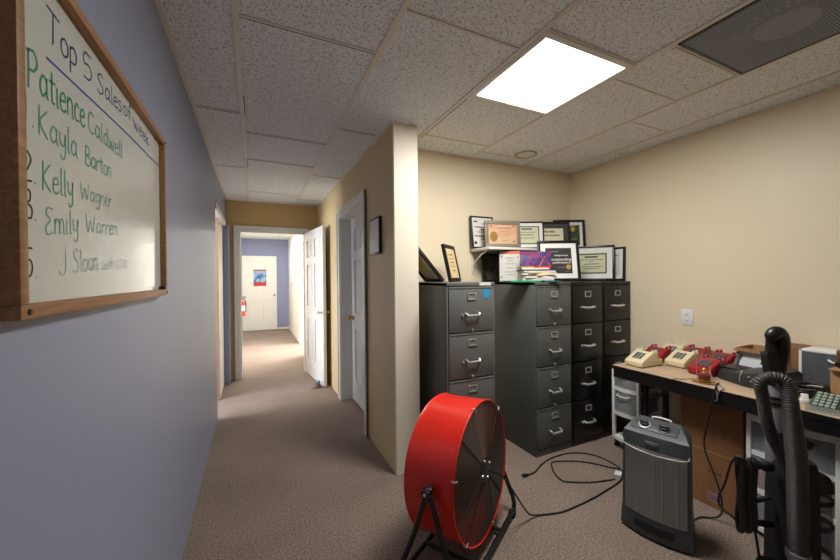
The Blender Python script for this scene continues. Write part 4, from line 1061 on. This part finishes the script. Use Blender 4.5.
bx(bm, -a + .004, -a + .03, -b + .01, b - .01, TZ - .082, TZ - .022); bx(bm, a - .03, a - .004, -b + .01, b - .01, TZ - .082, TZ - .022)
bx(bm, -a + .03, a - .03, b - .03, b - .01, TZ - .075, TZ - .022); bx(bm, -a + .03, a - .03, -b + .01, -b + .03, TZ - .075, TZ - .022)
obj('apron', bm, M['black'], tb, 'black metal apron')
for ly in (1.495 - cy, 0.0 - cy):
    for lx in (2.405 - cx, 2.635 - cx):
        bm = NB(); bx(bm, lx - .014, lx + .014, ly - .014, ly + .014, 0, TZ - .024, .003); bx(bm, lx - .018, lx + .018, ly - .018, ly + .018, 0, .02, .003)
        obj('leg', bm, M['black'], tb)
    bm = NB(); bx(bm, 2.405 - cx, 2.635 - cx, ly - .010, ly + .010, .14, .165, .003); bx(bm, 2.405 - cx, 2.635 - cx, ly - .010, ly + .010, .62, .645, .003); obj('crossbar', bm, M['black'], tb)
    s = -1 if ly > 0 else 1
    bm = NB(); tube(bm, [(2.42 - cx, ly, .50), (2.42 - cx, ly + s * .24, TZ - .03)], .010, 8); obj('brace', bm, M['black'], tb)

# ------------------------------------------------------------------ telephones
def phone(label, mat, plate, x, y, rz):
    t = thing('desk_telephone', label, 'telephone', (x, y, TZ + .0005), rz, 'desk telephones on the table')
    w = .064
    prof = [(0.0, .006), (0.0, .036), (.010, .043), (.108, .094), (.122, .098), (.130, .092), (.140, .066), (.152, .058), (.20, .050), (.212, .046), (.214, .006)]
    bm = NB(); prism(bm, prof, -w, w, 'xz', .0035); obj('body', bm, mat, t)
    bm = NB()
    for fx in (.02, .195):
        for fy in (-.05, .05): bx(bm, fx - .012, fx + .012, fy - .01, fy + .01, 0, .008, .001)
    obj('foot', bm, M['rubber'], t)
    sl = math.atan2(.094 - .043, .108 - .010)
    K = Matrix.Translation((.010, 0, .043)) @ Matrix.Rotation(-sl, 4, 'Y')
    bm = NB(); bx(bm, .018, .096, -.036, .036, 0, .0016, .0005, mat=K); kp = obj('keypad_plate', bm, plate, t)
    bm = NB()
    for r in range(4):
        for c in range(3): bx(bm, .024 + r * .0178, .0375 + r * .0178, -.031 + c * .0225, -.014 + c * .0225, .001, .0055, .001, mat=K)
    obj('keys', bm, M['keys'], kp, 'grey push buttons')
    for sy in (-1, 1):
        bm = NB(); bx(bm, .122, .170, sy * .050 - .012, sy * .050 + .012, .05, .092, .005)
        o = obj('cradle_arm', bm, mat, t)
        for px_ in (.128, .164):
            bm = NB(); lathe(bm, [(0.001, 0), (.011, 0), (.010, .016), (.006, .022), (.001, .023)], 12, Matrix.Translation((px_, sy * .050, .088))); obj('cradle_prong', bm, mat, o)
    bm = NB()
    for sy in (-1, 1): lathe(bm, [(0.001, 0), (.007, 0), (.006, .01), (.001, .011)], 12, Matrix.Translation((.146, sy * .050, .091)))
    obj('hook_button', bm, M['whiteplastic'], t, 'small clear-white hook button')
    return t
phone('cream desk telephone at the front left end of the table', M['creamphone'], M['creamphone'], 2.374, 1.560, -.05)
phone('cream desk telephone just right of the front cream one', M['creamphone'], M['creamphone'], 2.612, 1.428, -.06)
phone('red desk telephone in front, beside the small brass figure', M['redphone'], M['redphone'], 2.520, 1.240, -.12)
phone('red desk telephone behind the front left cream telephone', M['redphone'], M['redphone'], 2.596, 1.585, .02)
phone('cream desk telephone farthest back against the wall', M['creamphone'], M['creamphone'], 2.811, 1.592, 0.0)
phone('red desk telephone at the back, right of the rearmost cream one', M['redphone'], M['keyplatedark'], 2.830, 1.452, 0.0)
phone('red desk telephone with dark keypad at the back right', M['redphone'], M['keyplatedark'], 2.792, 1.285, -.12)

# small brass figure on an oval tray
t = thing('brass_ornament', 'small red-brown and gold ornament on a brass oval tray at the table edge', 'ornament', (2.385, 1.145, TZ + .0005))
bm = NB(); lathe(bm, [(0.001, 0), (.04, 0), (.058, .003), (.062, .007), (.058, .0075), (.04, .005), (.001, .005)], 32, Matrix.Diagonal((.75, 1, 1, 1))); obj('tray', bm, M['gold'], t, 'brass oval tray')
bm = NB(); lathe(bm, [(0.001, .005), (.018, .006), (.028, .016), (.031, .032), (.026, .048), (.012, .058), (.001, .060)], 24, Matrix.Translation((0, -.005, 0))); obj('bulb', bm, M['brownfig'], t, 'red-brown rounded body')
bm = NB(); lathe(bm, [(.029, .012), (.0305, .014), (.0295, .018)], 24, Matrix.Translation((0, -.005, 0)), False); lathe(bm, [(0.001, .056), (.013, .058), (.009, .066), (.011, .074), (.006, .084), (.001, .088)], 16, Matrix.Translation((0, -.005, 0))); obj('cap', bm, M['gold'], t, 'gold cap')
bm = NB(); cyl(bm, (0, .034, .004), (0, .034, .125), .0022, 8); obj('rod', bm, M['clear'], t, 'thin clear rod')
# grey cable drooping over the front edge
bm = NB()
tube(bm, cat([(2.50, 1.165, TZ + .08), (2.44, 1.135, TZ + .05), (2.38, 1.09, TZ + .008), (2.32, 1.05, TZ + .004), (2.286, 1.035, TZ - .004), (2.281, 1.03, TZ - .05), (2.287, 1.06, TZ - .075)], 6), .0032, 8)
tube(bm, cat([(2.47, 1.14, TZ + .004), (2.40, 1.075, TZ + .004), (2.33, 1.02, TZ + .004), (2.288, 1.02, TZ + .001), (2.282, 1.03, TZ - .03)], 6), .0026, 8)
tag(obj('telephone_cable', bm, M['greycable']), 'grey cable drooping over the table edge by the brass ornament', 'cable')
bm = NB(); tube(bm, cat([(2.40, 1.21, TZ + .003), (2.33, 1.235, TZ + .003), (2.300, 1.255, TZ + .004), (2.289, 1.262, TZ - .01), (2.288, 1.262, TZ - .06)], 6), .0018, 6)
tag(obj('thin_wire', bm, M['tablecables']), 'thin dark wire hanging over the table edge below the cream telephones', 'wire')

# dark rounded desk machine
t = thing('desk_machine', 'dark grey rounded desk machine with pale marks, right of the red telephones', 'machine', (2.60, 1.005, TZ + .0005), -0.12)
def msec(y, x0, x1, z1, r):
    return [(x0, y, .004), (x0 - .004, y, z1 * .35), (x0 + .012, y, z1 * .8), (x0 + r, y, z1), (x1 - r * .5, y, z1), (x1, y, z1 * .8), (x1, y, .004)]
bm = NB(); loft(bm, [msec(.155, -.035, .13, .052, .03), msec(.14, -.055, .14, .062, .03), msec(.06, -.085, .15, .066, .04), msec(.035, -.095, .15, .075, .05), msec(-.02, -.11, .15, .088, .06), msec(-.07, -.108, .15, .112, .08), msec(-.12, -.10, .15, .118, .08), msec(-.155, -.08, .14, .10, .06)])
obj('housing', bm, M['device'], t)
bm = NB(); bx(bm, -.03, .10, .05, .15, .060, .074, .005); obj('lid', bm, M['black'], t, 'black top tray')
bm = NB(); tube(bm, [(-.112, .0, .02), (-.104, .0, .055), (-.085, .0, .085)], .0022, 6); obj('seam', bm, M['satin'], t, 'pale seam')
bm = NB()
for k, (y, z) in enumerate(((-.045, .060), (-.065, .052), (-.055, .038), (-.078, .064), (-.085, .034))): bx(bm, -.1155, -.108, y - .007, y + .007, z - .004, z + .004, .001)
obj('printed_marks', bm, M['satin'], t, 'pale printed marks')
bm = NB(); tube(bm, cat([(.02, -.03, .118), (.02, -.055, .150), (.02, -.10, .150), (.02, -.12, .122)], 6), .004, 8); obj('wire_loop', bm, M['black'], t)
t = thing('handset', 'light grey plastic handset leaning beside the dark desk machine', 'handset', (2.775, 1.185, TZ + .003), 0, rot=(0.12, 0.05, 0.3))
bm = NB(); tube(bm, cat([(0, .0, .012), (.004, -.02, .05), (.006, -.03, .10), (.0, -.03, .135)], 5), [.016] * 6 + [.012] * 6 + [.016] * 4, 12); obj('grip', bm, M['silver'], t)
# open box with a white sheet
t = thing('cardboard_box', 'open tan cardboard box behind the dark desk machine', 'box', (2.915, 1.075, TZ + .0005))
bm = NB(); x0, x1, y0, y1, hz = -.10, .10, -.09, .09, .165
bx(bm, x0, x1, y0, y1, 0, .004); bx(bm, x0, x0 + .004, y0, y1, .004, hz); bx(bm, x1 - .004, x1, y0, y1, .004, hz); bx(bm, x0 + .004, x1 - .004, y0, y0 + .004, .004, hz); bx(bm, x0 + .004, x1 - .004, y1 - .004, y1, .004, hz)
obj('carton', bm, M['cardboard2'], t, smooth=False)
for p_ in ([(x0, y1, hz), (x0, y0, hz), (x0 - .05, y0, hz - .015), (x0 - .05, y1, hz - .015)], [(x0, y0, hz), (x1, y0, hz), (x1, y0 + .003, hz + .035), (x0, y0 + .003, hz + .035)]):
    bm = NB(); vs = [bm.verts.new(q_) for q_ in p_]; f = bm.faces.new(vs); bmesh.ops.solidify(bm, geom=[f], thickness=.004); obj('flap', bm, M['cardboard2'], t, smooth=False)
o = tag(obj('paper_sheet', bx(NB(), -.002, .0, -.085, .085, 0, .15), M['signbright'], smooth=False), 'white sheet standing against the open cardboard box', 'paper'); o.location = (2.787, 1.06, TZ + .0008); o.rotation_euler = (0, math.radians(7), 0)
t = thing('cardboard_box', 'brown cardboard box between the vacuum handle and the white drawer unit', 'box', (2.925, 0.93, TZ + .0005))
bm = NB(); bx(bm, -.09, .09, -.045, .045, 0, .205, .002); obj('carton', bm, M['cardboard'], t, smooth=False)
obj('tape', bx(NB(), -.0915, .0905, -.012, .012, .09, .2062), M['brownroll'], t, smooth=False)

# ------------------------------------------------------------------ plastic drawer units
def drawer_cart(label, x, y, w, depth, zs, top, mats, open_bays=(), wheels=True, group=None, bow=0.02):
    """white frame with translucent drawers; front faces -x; (x, y) = front centre"""
    t = thing('drawer_unit', label, 'drawer unit', (x, y, 0))
    a = w / 2; bm = NB()
    zb = zs[0][0] - .012
    for yy in (-a, a - .016):
        bx(bm, .002, .028, yy - .002, yy + .018, zb, top, .002); bx(bm, depth - .02, depth, yy, yy + .016, zb, top, .002)
    levels = [zb] + [ (zs[i][1] + zs[i + 1][0]) / 2 - .006 for i in range(len(zs) - 1)] + [top - .016]
    for z in levels:
        for yy in (-a, a - .016): bx(bm, .02, depth, yy, yy + .016, z, z + .014, .002)
        prism(bm, [(.012, -a), (-bow * .5, -a * .6), (-bow, 0), (-bow * .5, a * .6), (.012, a), (.05, a), (.05, -a)], z - .004, z + .020, 'xy')
        bx(bm, depth - .02, depth, -a, a, z, z + .014)
    obj('frame', bm, M['whiteplastic'], t)
    bm = NB(); prism(bm, [(.012, -a - .004), (-bow * .5, -a * .6), (-bow - .004, 0), (-bow * .5, a * .6), (.012, a + .004), (depth, a + .004), (depth, -a - .004)], top, top + .012, 'xy', .002)
    obj('lid', bm, M['whiteplastic'], t)
    for k, (z0, z1) in enumerate(zs):
        if k in open_bays: continue
        bm = NB(); g = .018
        front = [(.008, -a + g), (-bow * .5 + .004, -a * .6), (-bow + .004, 0), (-bow * .5 + .004, a * .6), (.008, a - g)]
        prism(bm, front + [(p_[0] + .004, p_[1]) for p_ in reversed(front)], z0 + .004, z1 - .004, 'xy')
        bx(bm, .012, depth - .03, -a + g, -a + g + .003, z0 + .004, z1 - .02); bx(bm, .012, depth - .03, a - g - .003, a - g, z0 + .004, z1 - .02); bx(bm, .012, depth - .03, -a + g, a - g, z0 + .004, z0 + .007); bx(bm, depth - .033, depth - .03, -a + g, a - g, z0 + .004, z1 - .02)
        dr = obj('drawer', bm, M['frost'], t, 'translucent plastic drawer')
        bm = NB(); tube(bm, cat([(-bow + .002, -.05, z1 - .030), (-bow - .012, -.03, z1 - .036), (-bow - .014, .03, z1 - .036), (-bow + .002, .05, z1 - .030)], 4), .005, 8); obj('handle', bm, M['whiteplastic'], dr)
        if mats[k] is not None:
            bm = NB(); rnd = random.Random(k + int(1000 * abs(y)))
            for q in range(6):
                yy = -a + .05 + rnd.random() * (w - .1); xx = .05 + rnd.random() * (depth - .14); s1 = .03 + .03 * rnd.random()
                bx(bm, max(.02, xx - s1), min(depth - .04, xx + s1), max(-a + .024, yy - s1), min(a - .024, yy + s1), z0 + .008, z0 + .02 + (z1 - z0 - .05) * rnd.random(), .006)
            bx(bm, .02, depth - .04, -a + .024, a - .024, z0 + .008, z0 + (z1 - z0) * .6, .01)
            obj('contents', bm, mats[k], dr, kind='stuff')
    if wheels:
        for xx in (.025, depth - .03):
            for yy in (-a + .02, a - .02):
                bm = NB(); cyl(bm, (xx, yy - .009, .017), (xx, yy + .009, .017), .017, 14); bx(bm, xx - .008, xx + .008, yy - .011, yy + .011, .017, zb + .004, .002); obj('caster', bm, M['black'], t)
    return t
drawer_cart('white drawer unit on casters beside the black cabinets, bottom bay empty', 2.60, 1.777, .215, .31, [(.085, .27), (.29, .465), (.48, .635)], .64, [None, M['stuffgrey'], M['stuffgrey']], (0,))
drawer_cart('large white drawer unit under the table behind the vacuum cleaner', 2.375, .775, .335, .40, [(.045, .225), (.24, .42), (.435, .60)], .615, [M['stuffplum'], M['stuffpink'], M['stuffdark']], (), False, bow=.012)
# the single unit on the table
t = thing('drawer_unit', 'white framed clear drawer unit on the table against the wall', 'drawer unit', (2.83, .72, TZ + .0005))
bm = NB(); a = .165; ring = None
for yy in (-a, a - .014): bx(bm, 0, .17, yy, yy + .014, 0, .205, .003)
bx(bm, 0, .17, -a, a, 0, .014, .003); bx(bm, 0, .17, -a, a, .191, .205, .003); bx(bm, .162, .17, -a, a, .01, .2)
obj('frame', bm, M['whiteplastic'], t)
bm = NB(); bx(bm, .003, .007, -a + .016, a - .016, .018, .188, .001); dr = obj('drawer', bm, M['smoke2'], t, 'dark translucent drawer front')
bm = NB(); tube(bm, cat([(.003, -.05, .160), (-.010, -.025, .150), (-.010, .025, .150), (.003, .05, .160)], 5), .005, 8); obj('handle', bm, M['whiteplastic'], dr)
bm = NB(); bx(bm, .02, .15, -a + .03, a - .03, .018, .12, .01); bx(bm, .03, .12, -.05, .10, .12, .16, .01); obj('contents', bm, M['stuffdark'], dr, kind='stuff')

# tan box with a brown roll on top at the right edge
t = thing('cardboard_box', 'small tan cardboard box behind the circuit board tray', 'box', (2.70, .632, TZ + .0005))
bm = NB(); bx(bm, -.075, .075, -.075, .075, 0, .155, .002); obj('carton', bm, M['cardboard2'], t, smooth=False)
bm = NB(); bx(bm, -.10, -.075, -.075, .075, .150, .154); obj('flap', bm, M['cardboard2'], t, smooth=False)
t = thing('tape_roll', 'brown tape roll with a dark band on the small tan box', 'tape roll', (2.70, .640, TZ + .1565))
bm = NB(); lathe(bm, [(.035, 0), (.062, 0), (.064, .02), (.064, .075), (.062, .085), (.035, .085), (.035, 0)], 32, cap=False); obj('roll', bm, M['brownroll'], t)
bm = NB(); lathe(bm, [(.0645, .008), (.070, .008), (.070, .030), (.0645, .030)], 32, cap=False); obj('band', bm, M['black'], t, 'dark band')

# tray of circuit boards
t = thing('parts_tray', 'clear plastic tray holding circuit boards at the table front edge', 'tray', (2.425, .575, TZ + .0005), 0.12)
bm = NB(); bx(bm, -.10, .10, -.14, .14, 0, .004); 
for x0, x1, y0, y1 in ((-.10, -.097, -.14, .14), (.097, .10, -.14, .14), (-.10, .10, -.14, -.137), (-.10, .10, .137, .14)): bx(bm, x0, x1, y0, y1, .004, .028)
obj('tray', bm, M['clear'], t)
for k, (x, y, z, rx, ry) in enumerate(((-.01, .088, .036, .03, -.28), (.0, .0, .040, -.03, -.36), (-.005, -.088, .036, .03, -.30))):
    o = thing('circuit_board', ('leftmost green circuit board in the clear tray', 'middle green circuit board in the clear tray', 'green circuit board at the right end of the clear tray')[k], 'circuit board', (2.425 + x, .575 + y, TZ + z), rot=(rx, ry, .12), group='circuit boards in the tray')
    bm = NB(); bx(bm, -.075, .075, -.041, .041, -.001, .001); obj('board', bm, M['pcb'], o, smooth=False)
    bm = NB()
    for i_ in range(5):
        for j_ in range(4): bx(bm, -.065 + i_ * .028, -.047 + i_ * .028, -.036 + j_ * .0185, -.022 + j_ * .0185, .001, .009, .001)
    obj('chips', bm, M['pcbchip'], o, 'pale component blocks')
o = thing('plastic_part', 'small white plastic piece at the left of the circuit boards', 'plastic piece', (2.44, .742, TZ + .0005), .5)
bm = NB(); bx(bm, -.02, .02, -.015, .015, 0, .02, .004); prism(bm, [(-.015, .02), (.015, .02), (.01, .04), (-.005, .045)], -.012, .012, 'xz', .002); obj('body', bm, M['whiteplastic'], o)
# heap of black cables
bm = NB(); rnd = random.Random(4)
for k in range(7):
    cx_, cy_ = 2.62 + rnd.uniform(-.03, .03), .768 + rnd.uniform(-.008, .008); ra, rb = .05 + rnd.random() * .07, .035 + rnd.random() * .03; zz = TZ + .007 + k * .0075
    tube(bm, cat([(cx_ + ra * math.cos(q * PI / 4) + rnd.uniform(-.008, .008), cy_ + rb * math.sin(q * PI / 4), zz + rnd.uniform(0, .006)) for q in range(8)], 5, True), .0055, 8, True)
tube(bm, cat([(2.62, .82, TZ + .02), (2.52, .82, TZ + .006), (2.46, .82, TZ + .006), (2.44, .77, TZ + .006)], 6), .004, 8)
tag(obj('cable_heap', bm, M['tablecables'], kind='stuff'), 'tangled heap of black cables in front of the drawer unit', 'cables')

# cardboard boxes under the table
for k, (z0, y0, y1, lab) in enumerate(((0.0005, .998, 1.29, 'lower brown cardboard box under the table, with a pale printed label'), (.3275, .975, 1.29, 'upper brown cardboard box stacked under the table'))):
    t = thing('cardboard_box', lab, 'box', (2.62, (y0 + y1) / 2, z0), group='boxes under the table')
    a = (y1 - y0) / 2
    bm = NB(); bx(bm, -.195, .195, -a, a, 0, .326, .003); obj('carton', bm, M['cardboard'], t, smooth=False)
    bm = NB(); bx(bm, -.1965, -.19, -a + .004, a - .004, .320, .3262); obj('flap_edge', bm, M['cardboard2'], t, smooth=False)
    if k == 0:
        bm = NB(); bx(bm, -.1962, -.195, -.055, .0, .035, .085); o = obj('printed_label', bm, pm('pale_pink_label', (178, 140, 150), 0.8), t, 'pale printed label', smooth=False)
        bm = NB()
        for q in range(5): bx(bm, -.1966, -.196, -.05 + q * .010, -.044 + q * .010, .04, .08)
        obj('print_lines', bm, pm('plum_print', (110, 70, 92), 0.8), o, smooth=False)
        bm = NB()
        for q in range(4): bx(bm, -.1962, -.195, -.07 + q * .018, -.058 + q * .018, .205, .213)
        obj('print_lines', bm, M['ink'], t, smooth=False)

# ------------------------------------------------------------------ upright vacuum cleaner seen from behind
vc = thing('vacuum_cleaner', 'black upright vacuum cleaner with a ribbed grey hose in front of the table', 'vacuum cleaner', (2.048, .687, 0), math.radians(-25.4))
bm = NB()   # base with the motor cover, wheels and nozzle
loft(bm, [[(.03 + x * sx, y, z) for x, z in ((-.13, .02), (-.13, .06), (-.10, .10), (.10, .10), (.13, .06), (.13, .02))] for y, sx in ((-.12, .9), (-.10, 1.0), (.03, 1.0), (.05, .95))])
obj('base', bm, M['black'], vc)
bm = NB()
bx(bm, -.150, -.07, -.08, -.01, .05, .185, .03, 3); obj('motor_cover', bm, M['black'], vc)
for s in (-1, 1):
    bm = NB(); cyl(bm, (.03 + s * .12, .0, .045), (.03 + s * .15, .0, .045), .045, 20); obj('wheel', bm, M['rubber'], vc)
    bm = NB(); cyl(bm, (.03 + s * .12, -.08, .025), (.03 + s * .14, -.08, .025), .025, 16); obj('wheel', bm, M['rubber'], vc)
bm = NB()
loft(bm, [[(.025 + x, y, z) for x, y in ((-w, -.05), (-w * .8, -.07), (w * .8, -.07), (w, -.05), (w, .04), (w * .7, .058), (-w * .7, .058), (-w, .04))] for z, w in ((.09, .072), (.14, .072), (.30, .070), (.46, .066), (.55, .06), (.585, .05))])
body = obj('body', bm, M['blackmatte'], vc)
bm = NB(); lathe(bm, [(.001, .13), (.058, .13), (.062, .15), (.060, .42), (.050, .50), (.030, .525), (.001, .53)], 28, Matrix.Translation((.115, -.005, 0))); obj('dust_canister', bm, M['smoke'], vc, 'smoky translucent dust canister')
for z, hgt in ((.165, .03), (.30, .028), (.405, .03)):
    bm = NB(); lathe(bm, [(.0615, z), (.0635, z + .003), (.0635, z + hgt * .7), (.061, z + hgt * .7 + .003)], 28, Matrix.Translation((.115, -.005, 0)), cap=False); obj('canister_band', bm, M['black'], vc)
bm = NB(); lathe(bm, [(.001, .45), (.03, .45), (.066, .46), (.064, .49), (.052, .512), (.001, .514)], 28, Matrix.Translation((.115, -.005, 0))); obj('canister_cap', bm, M['black'], vc)
bm = NB(); lathe(bm, [(.001, .50), (.036, .50), (.037, .60), (.034, .85), (.026, .87), (.024, .95), (.001, .95)], 24, Matrix.Translation((0.0, .03, 0))); obj('wand', bm, M['silver'], vc, 'silver-grey upper tube')
for z in (.80, .825):
    bm = NB(); lathe(bm, [(.0345, z), (.039, z + .002), (.039, z + .012), (.0345, z + .014)], 24, Matrix.Translation((0.0, .03, 0)), cap=False); obj('wand_band', bm, M['black'], vc)
bm = NB(); bx(bm, -.03, -.002, -.012, .0, .63, .69, .004); obj('wand_catch', bm, M['black'], vc)
# hooked grip: a thick band up the right side bending over to the left, on a wedge-shaped neck
hp = [(.004, .03, .90), (.012, .028, .96), (.016, .022, 1.02), (.008, .012, 1.07), (-.012, .0, 1.108), (-.036, -.008, 1.122), (-.056, -.010, 1.110), (-.060, -.010, 1.082)]
hq = cat(hp, 6)
bm = NB(); tube(bm, hq, [.023 + .004 * math.sin(PI * k / (len(hq) - 1)) for k in range(len(hq) - 4)] + [.021, .019, .015, .008], 14); obj('handle', bm, M['black'], vc, 'black hooked grip')
bm = NB(); loft(bm, [[(x0, y0 + .0, z), (x0 + .004, y0 + .035, z), (.026, .052, z), (.026, .012, z)] for z, x0, y0 in ((.885, -.030, .015), (.93, -.046, .008), (.985, -.064, .0), (1.022, -.074, -.006), (1.032, -.070, .0))]); obj('handle_neck', bm, M['blackmatte'], vc)
bm = NB(); loft(bm, [[(x0, .004, z), (x0, .020, z), (x1, .030, z), (x1, .012, z)] for z, x0, x1 in ((1.02, -.062, .012), (1.06, -.058, .004), (1.105, -.056, -.02))]); obj('grip_hollow_shade', bm, M['black'], vc)  # black sheet added for the dark of the hollow inside the grip
# hose
hz_ = [(.03, .03, .50), (.0, .0, .545), (-.02, -.01, .601), (-.062, -.015, .674), (-.093, -.02, .757), (-.112, -.025, .85), (-.128, -.03, .905), (-.120, -.04, .932), (-.092, -.055, .943), (-.066, -.075, .925), (-.070, -.095, .848), (-.066, -.105, .72), (-.057, -.108, .608), (-.056, -.108, .542), (-.054, -.108, .385), (-.051, -.105, .25)]
hc = cat(hz_, 24); L_h = len(hc)
# even spacing so that the ribs are regular
acc = [0.0]
for i_ in range(1, L_h): acc.append(acc[-1] + (hc[i_] - hc[i_ - 1]).length)
tot = acc[-1]; npt = int(tot / 0.0022); ev = []; j_ = 0
for i_ in range(npt + 1):
    s_ = tot * i_ / npt
    while j_ < L_h - 2 and acc[j_ + 1] < s_: j_ += 1
    f_ = (s_ - acc[j_]) / max(1e-9, acc[j_ + 1] - acc[j_]); ev.append(hc[j_].lerp(hc[j_ + 1], f_))
rad = []
for i_ in range(len(ev)):
    u_ = i_ / (len(ev) - 1); base = .0205 + .0095 * min(1, max(0, (u_ - .40) / .25))
    rad.append(base + (.0026 if (i_ % 4) < 2 else 0.0))
bm = NB(); tube(bm, ev, rad, 16); obj('hose', bm, M['hose'], vc, 'ribbed grey-brown hose')
bm = NB(); lathe(bm, [(.030, 0), (.037, .0), (.038, .03), (.034, .034)], 24, Matrix.Translation((-.051, -.105, .225)), cap=False); lathe(bm, [(.001, 0), (.03, 0), (.034, .02), (.001, .02)], 20, Matrix.Translation((-.051, -.105, .13))); cyl(bm, (-.051, -.105, .12), (-.051, -.105, .235), .031, 20); obj('hose_collar', bm, M['silver'], vc, 'grey hose collar')
bm = NB(); lathe(bm, [(.001, 0), (.026, 0), (.028, .012), (.02, .024), (.001, .025)], 20, Matrix.Translation((.085, .0, .643)) @ Matrix.Rotation(PI / 2, 4, 'X')); bx(bm, .03, .09, .0, .03, .63, .655, .006); obj('hose_clip', bm, M['black'], vc)
# cord hooks with the wound cord
bm = NB(); tube(bm, [(-.06, -.01, .552), (-.13, -.02, .556), (-.20, -.02, .552), (-.212, -.02, .575), (-.212, -.02, .60)], .013, 10); bx(bm, -.12, -.075, -.042, -.004, .54, .575, .008); obj('cord_hook', bm, M['black'], vc)
bm = NB(); tube(bm, [(-.06, -.01, .30), (-.13, -.02, .315), (-.19, -.02, .315), (-.205, -.02, .29)], .013, 10); obj('cord_hook', bm, M['black'], vc)
bm = NB(); tube(bm, cat([(-.06, .0, .41), (-.13, -.005, .40), (-.15, .0, .43), (-.13, .0, .46)], 5), .009, 8); obj('cord_clip', bm, M['black'], vc)
bm = NB(); rnd = random.Random(11)
for k in range(13):
    xx = -.148 - .0055 * k + rnd.uniform(-.003, .003); dy = rnd.uniform(-.004, .008); top_ = .580 + rnd.uniform(-.004, .012); bot = .296 + rnd.uniform(-.022, .012)
    tube(bm, cat([(xx, -.036 + dy, .32), (xx - .004, -.034 + dy, .44), (xx, -.036 + dy, top_ - .03), (xx, -.02, top_), (xx, -.004 - dy, top_ - .03), (xx + .005, -.008 - dy, .44), (xx, -.004 - dy, .33), (xx, -.02, bot)], 5, True), .0062, 8, True)
obj('wound_cord', bm, M['tablecables'], vc, 'bundle of wound black cord')
bm = NB(); tube(bm, cat([(-.20, -.02, .30), (-.235, -.01, .34), (-.255, .02, .36), (-.252, .03, .40), (-.235, .02, .46), (-.225, -.0, .56), (-.215, -.02, .595)], 6), .0042, 8); tube(bm, cat([(-.155, -.03, .30), (-.15, -.035, .25), (-.135, -.03, .18), (-.12, -.02, .13)], 5), .005, 8); obj('loose_cord', bm, M['tablecables'], vc)

# ------------------------------------------------------------------ lights
def area(name, loc, size, power, col=(1, .97, .92), rot=(0, 0, 0), size_y=None, spread=PI):
    l = bpy.data.lights.new(name, 'AREA'); l.energy = power; l.size = size; l.color = col; l.spread = spread
    if size_y: l.shape = 'RECTANGLE'; l.size_y = size_y
    o = bpy.data.objects.new(name, l); COL.objects.link(o); o.location = loc; o.rotation_euler = rot
    return o
area('ceiling_panel_lamp', (1.465, 1.445, H - 0.008), 0.54, 37, (1, .985, .955))
area('corridor_lamp', (0.27, 6.3, H - 0.02), 0.6, 34, (1, .985, .96))
area('corridor_far_lamp', (0.27, 8.9, H - 0.02), 0.5, 22, (1, .99, .97))
area('side_room_lamp', (1.9, 7.15, H - 0.02), 1.2, 240, (.97, .985, 1))
area('left_room_lamp', (-1.3, 4.2, H - 0.02), 0.9, 30, (1, .97, .93))
area('left_room_side_fill', (-2.62, 3.8, 1.45), 1.0, 110, (.93, .96, 1), rot=(0, -PI / 2, 0), size_y=1.0)  # unseen light added in the left room to brighten the open door
area('room_fill_behind', (1.2, -1.4, H - 0.02), 0.6, 3, (1, .985, .955))  # weak unseen fill added behind the camera
w = bpy.data.worlds.new('World'); SC.world = w; w.use_nodes = True
w.node_tree.nodes['Background'].inputs[0].default_value = (0.5, 0.55, 0.6, 1); w.node_tree.nodes['Background'].inputs[1].default_value = 0.05

# ------------------------------------------------------------------ camera
cam = bpy.data.cameras.new('Camera'); cam.sensor_width = 36; cam.lens = 36 * 350 / 840; cam.clip_start = 0.02
co = bpy.data.objects.new('Camera', cam); COL.objects.link(co); SC.camera = co
yaw, pitch, roll = math.radians(25.41), math.radians(-0.3564), math.radians(-0.52)
F = V((math.sin(yaw), math.cos(yaw), 0)); Rr = V((math.cos(yaw), -math.sin(yaw), 0)); U = V((0, 0, 1))
F2 = F * math.cos(pitch) + U * math.sin(pitch); U2 = U * math.cos(pitch) - F * math.sin(pitch)
R3 = Rr * math.cos(roll) + U2 * math.sin(roll); U3 = U2 * math.cos(roll) - Rr * math.sin(roll)
mw = Matrix((R3, U3, -F2)).transposed().to_4x4(); mw.translation = V((0, 0, 1.3675)); co.matrix_world = mw
SC.view_settings.view_transform = 'Standard'; SC.view_settings.look = 'None'; SC.view_settings.gamma = 1; SC.view_settings.exposure = 0.0
SC.cycles.use_denoising = True; SC.cycles.max_bounces = 10; SC.cycles.diffuse_bounces = 6; SC.cycles.transparent_max_bounces = 12
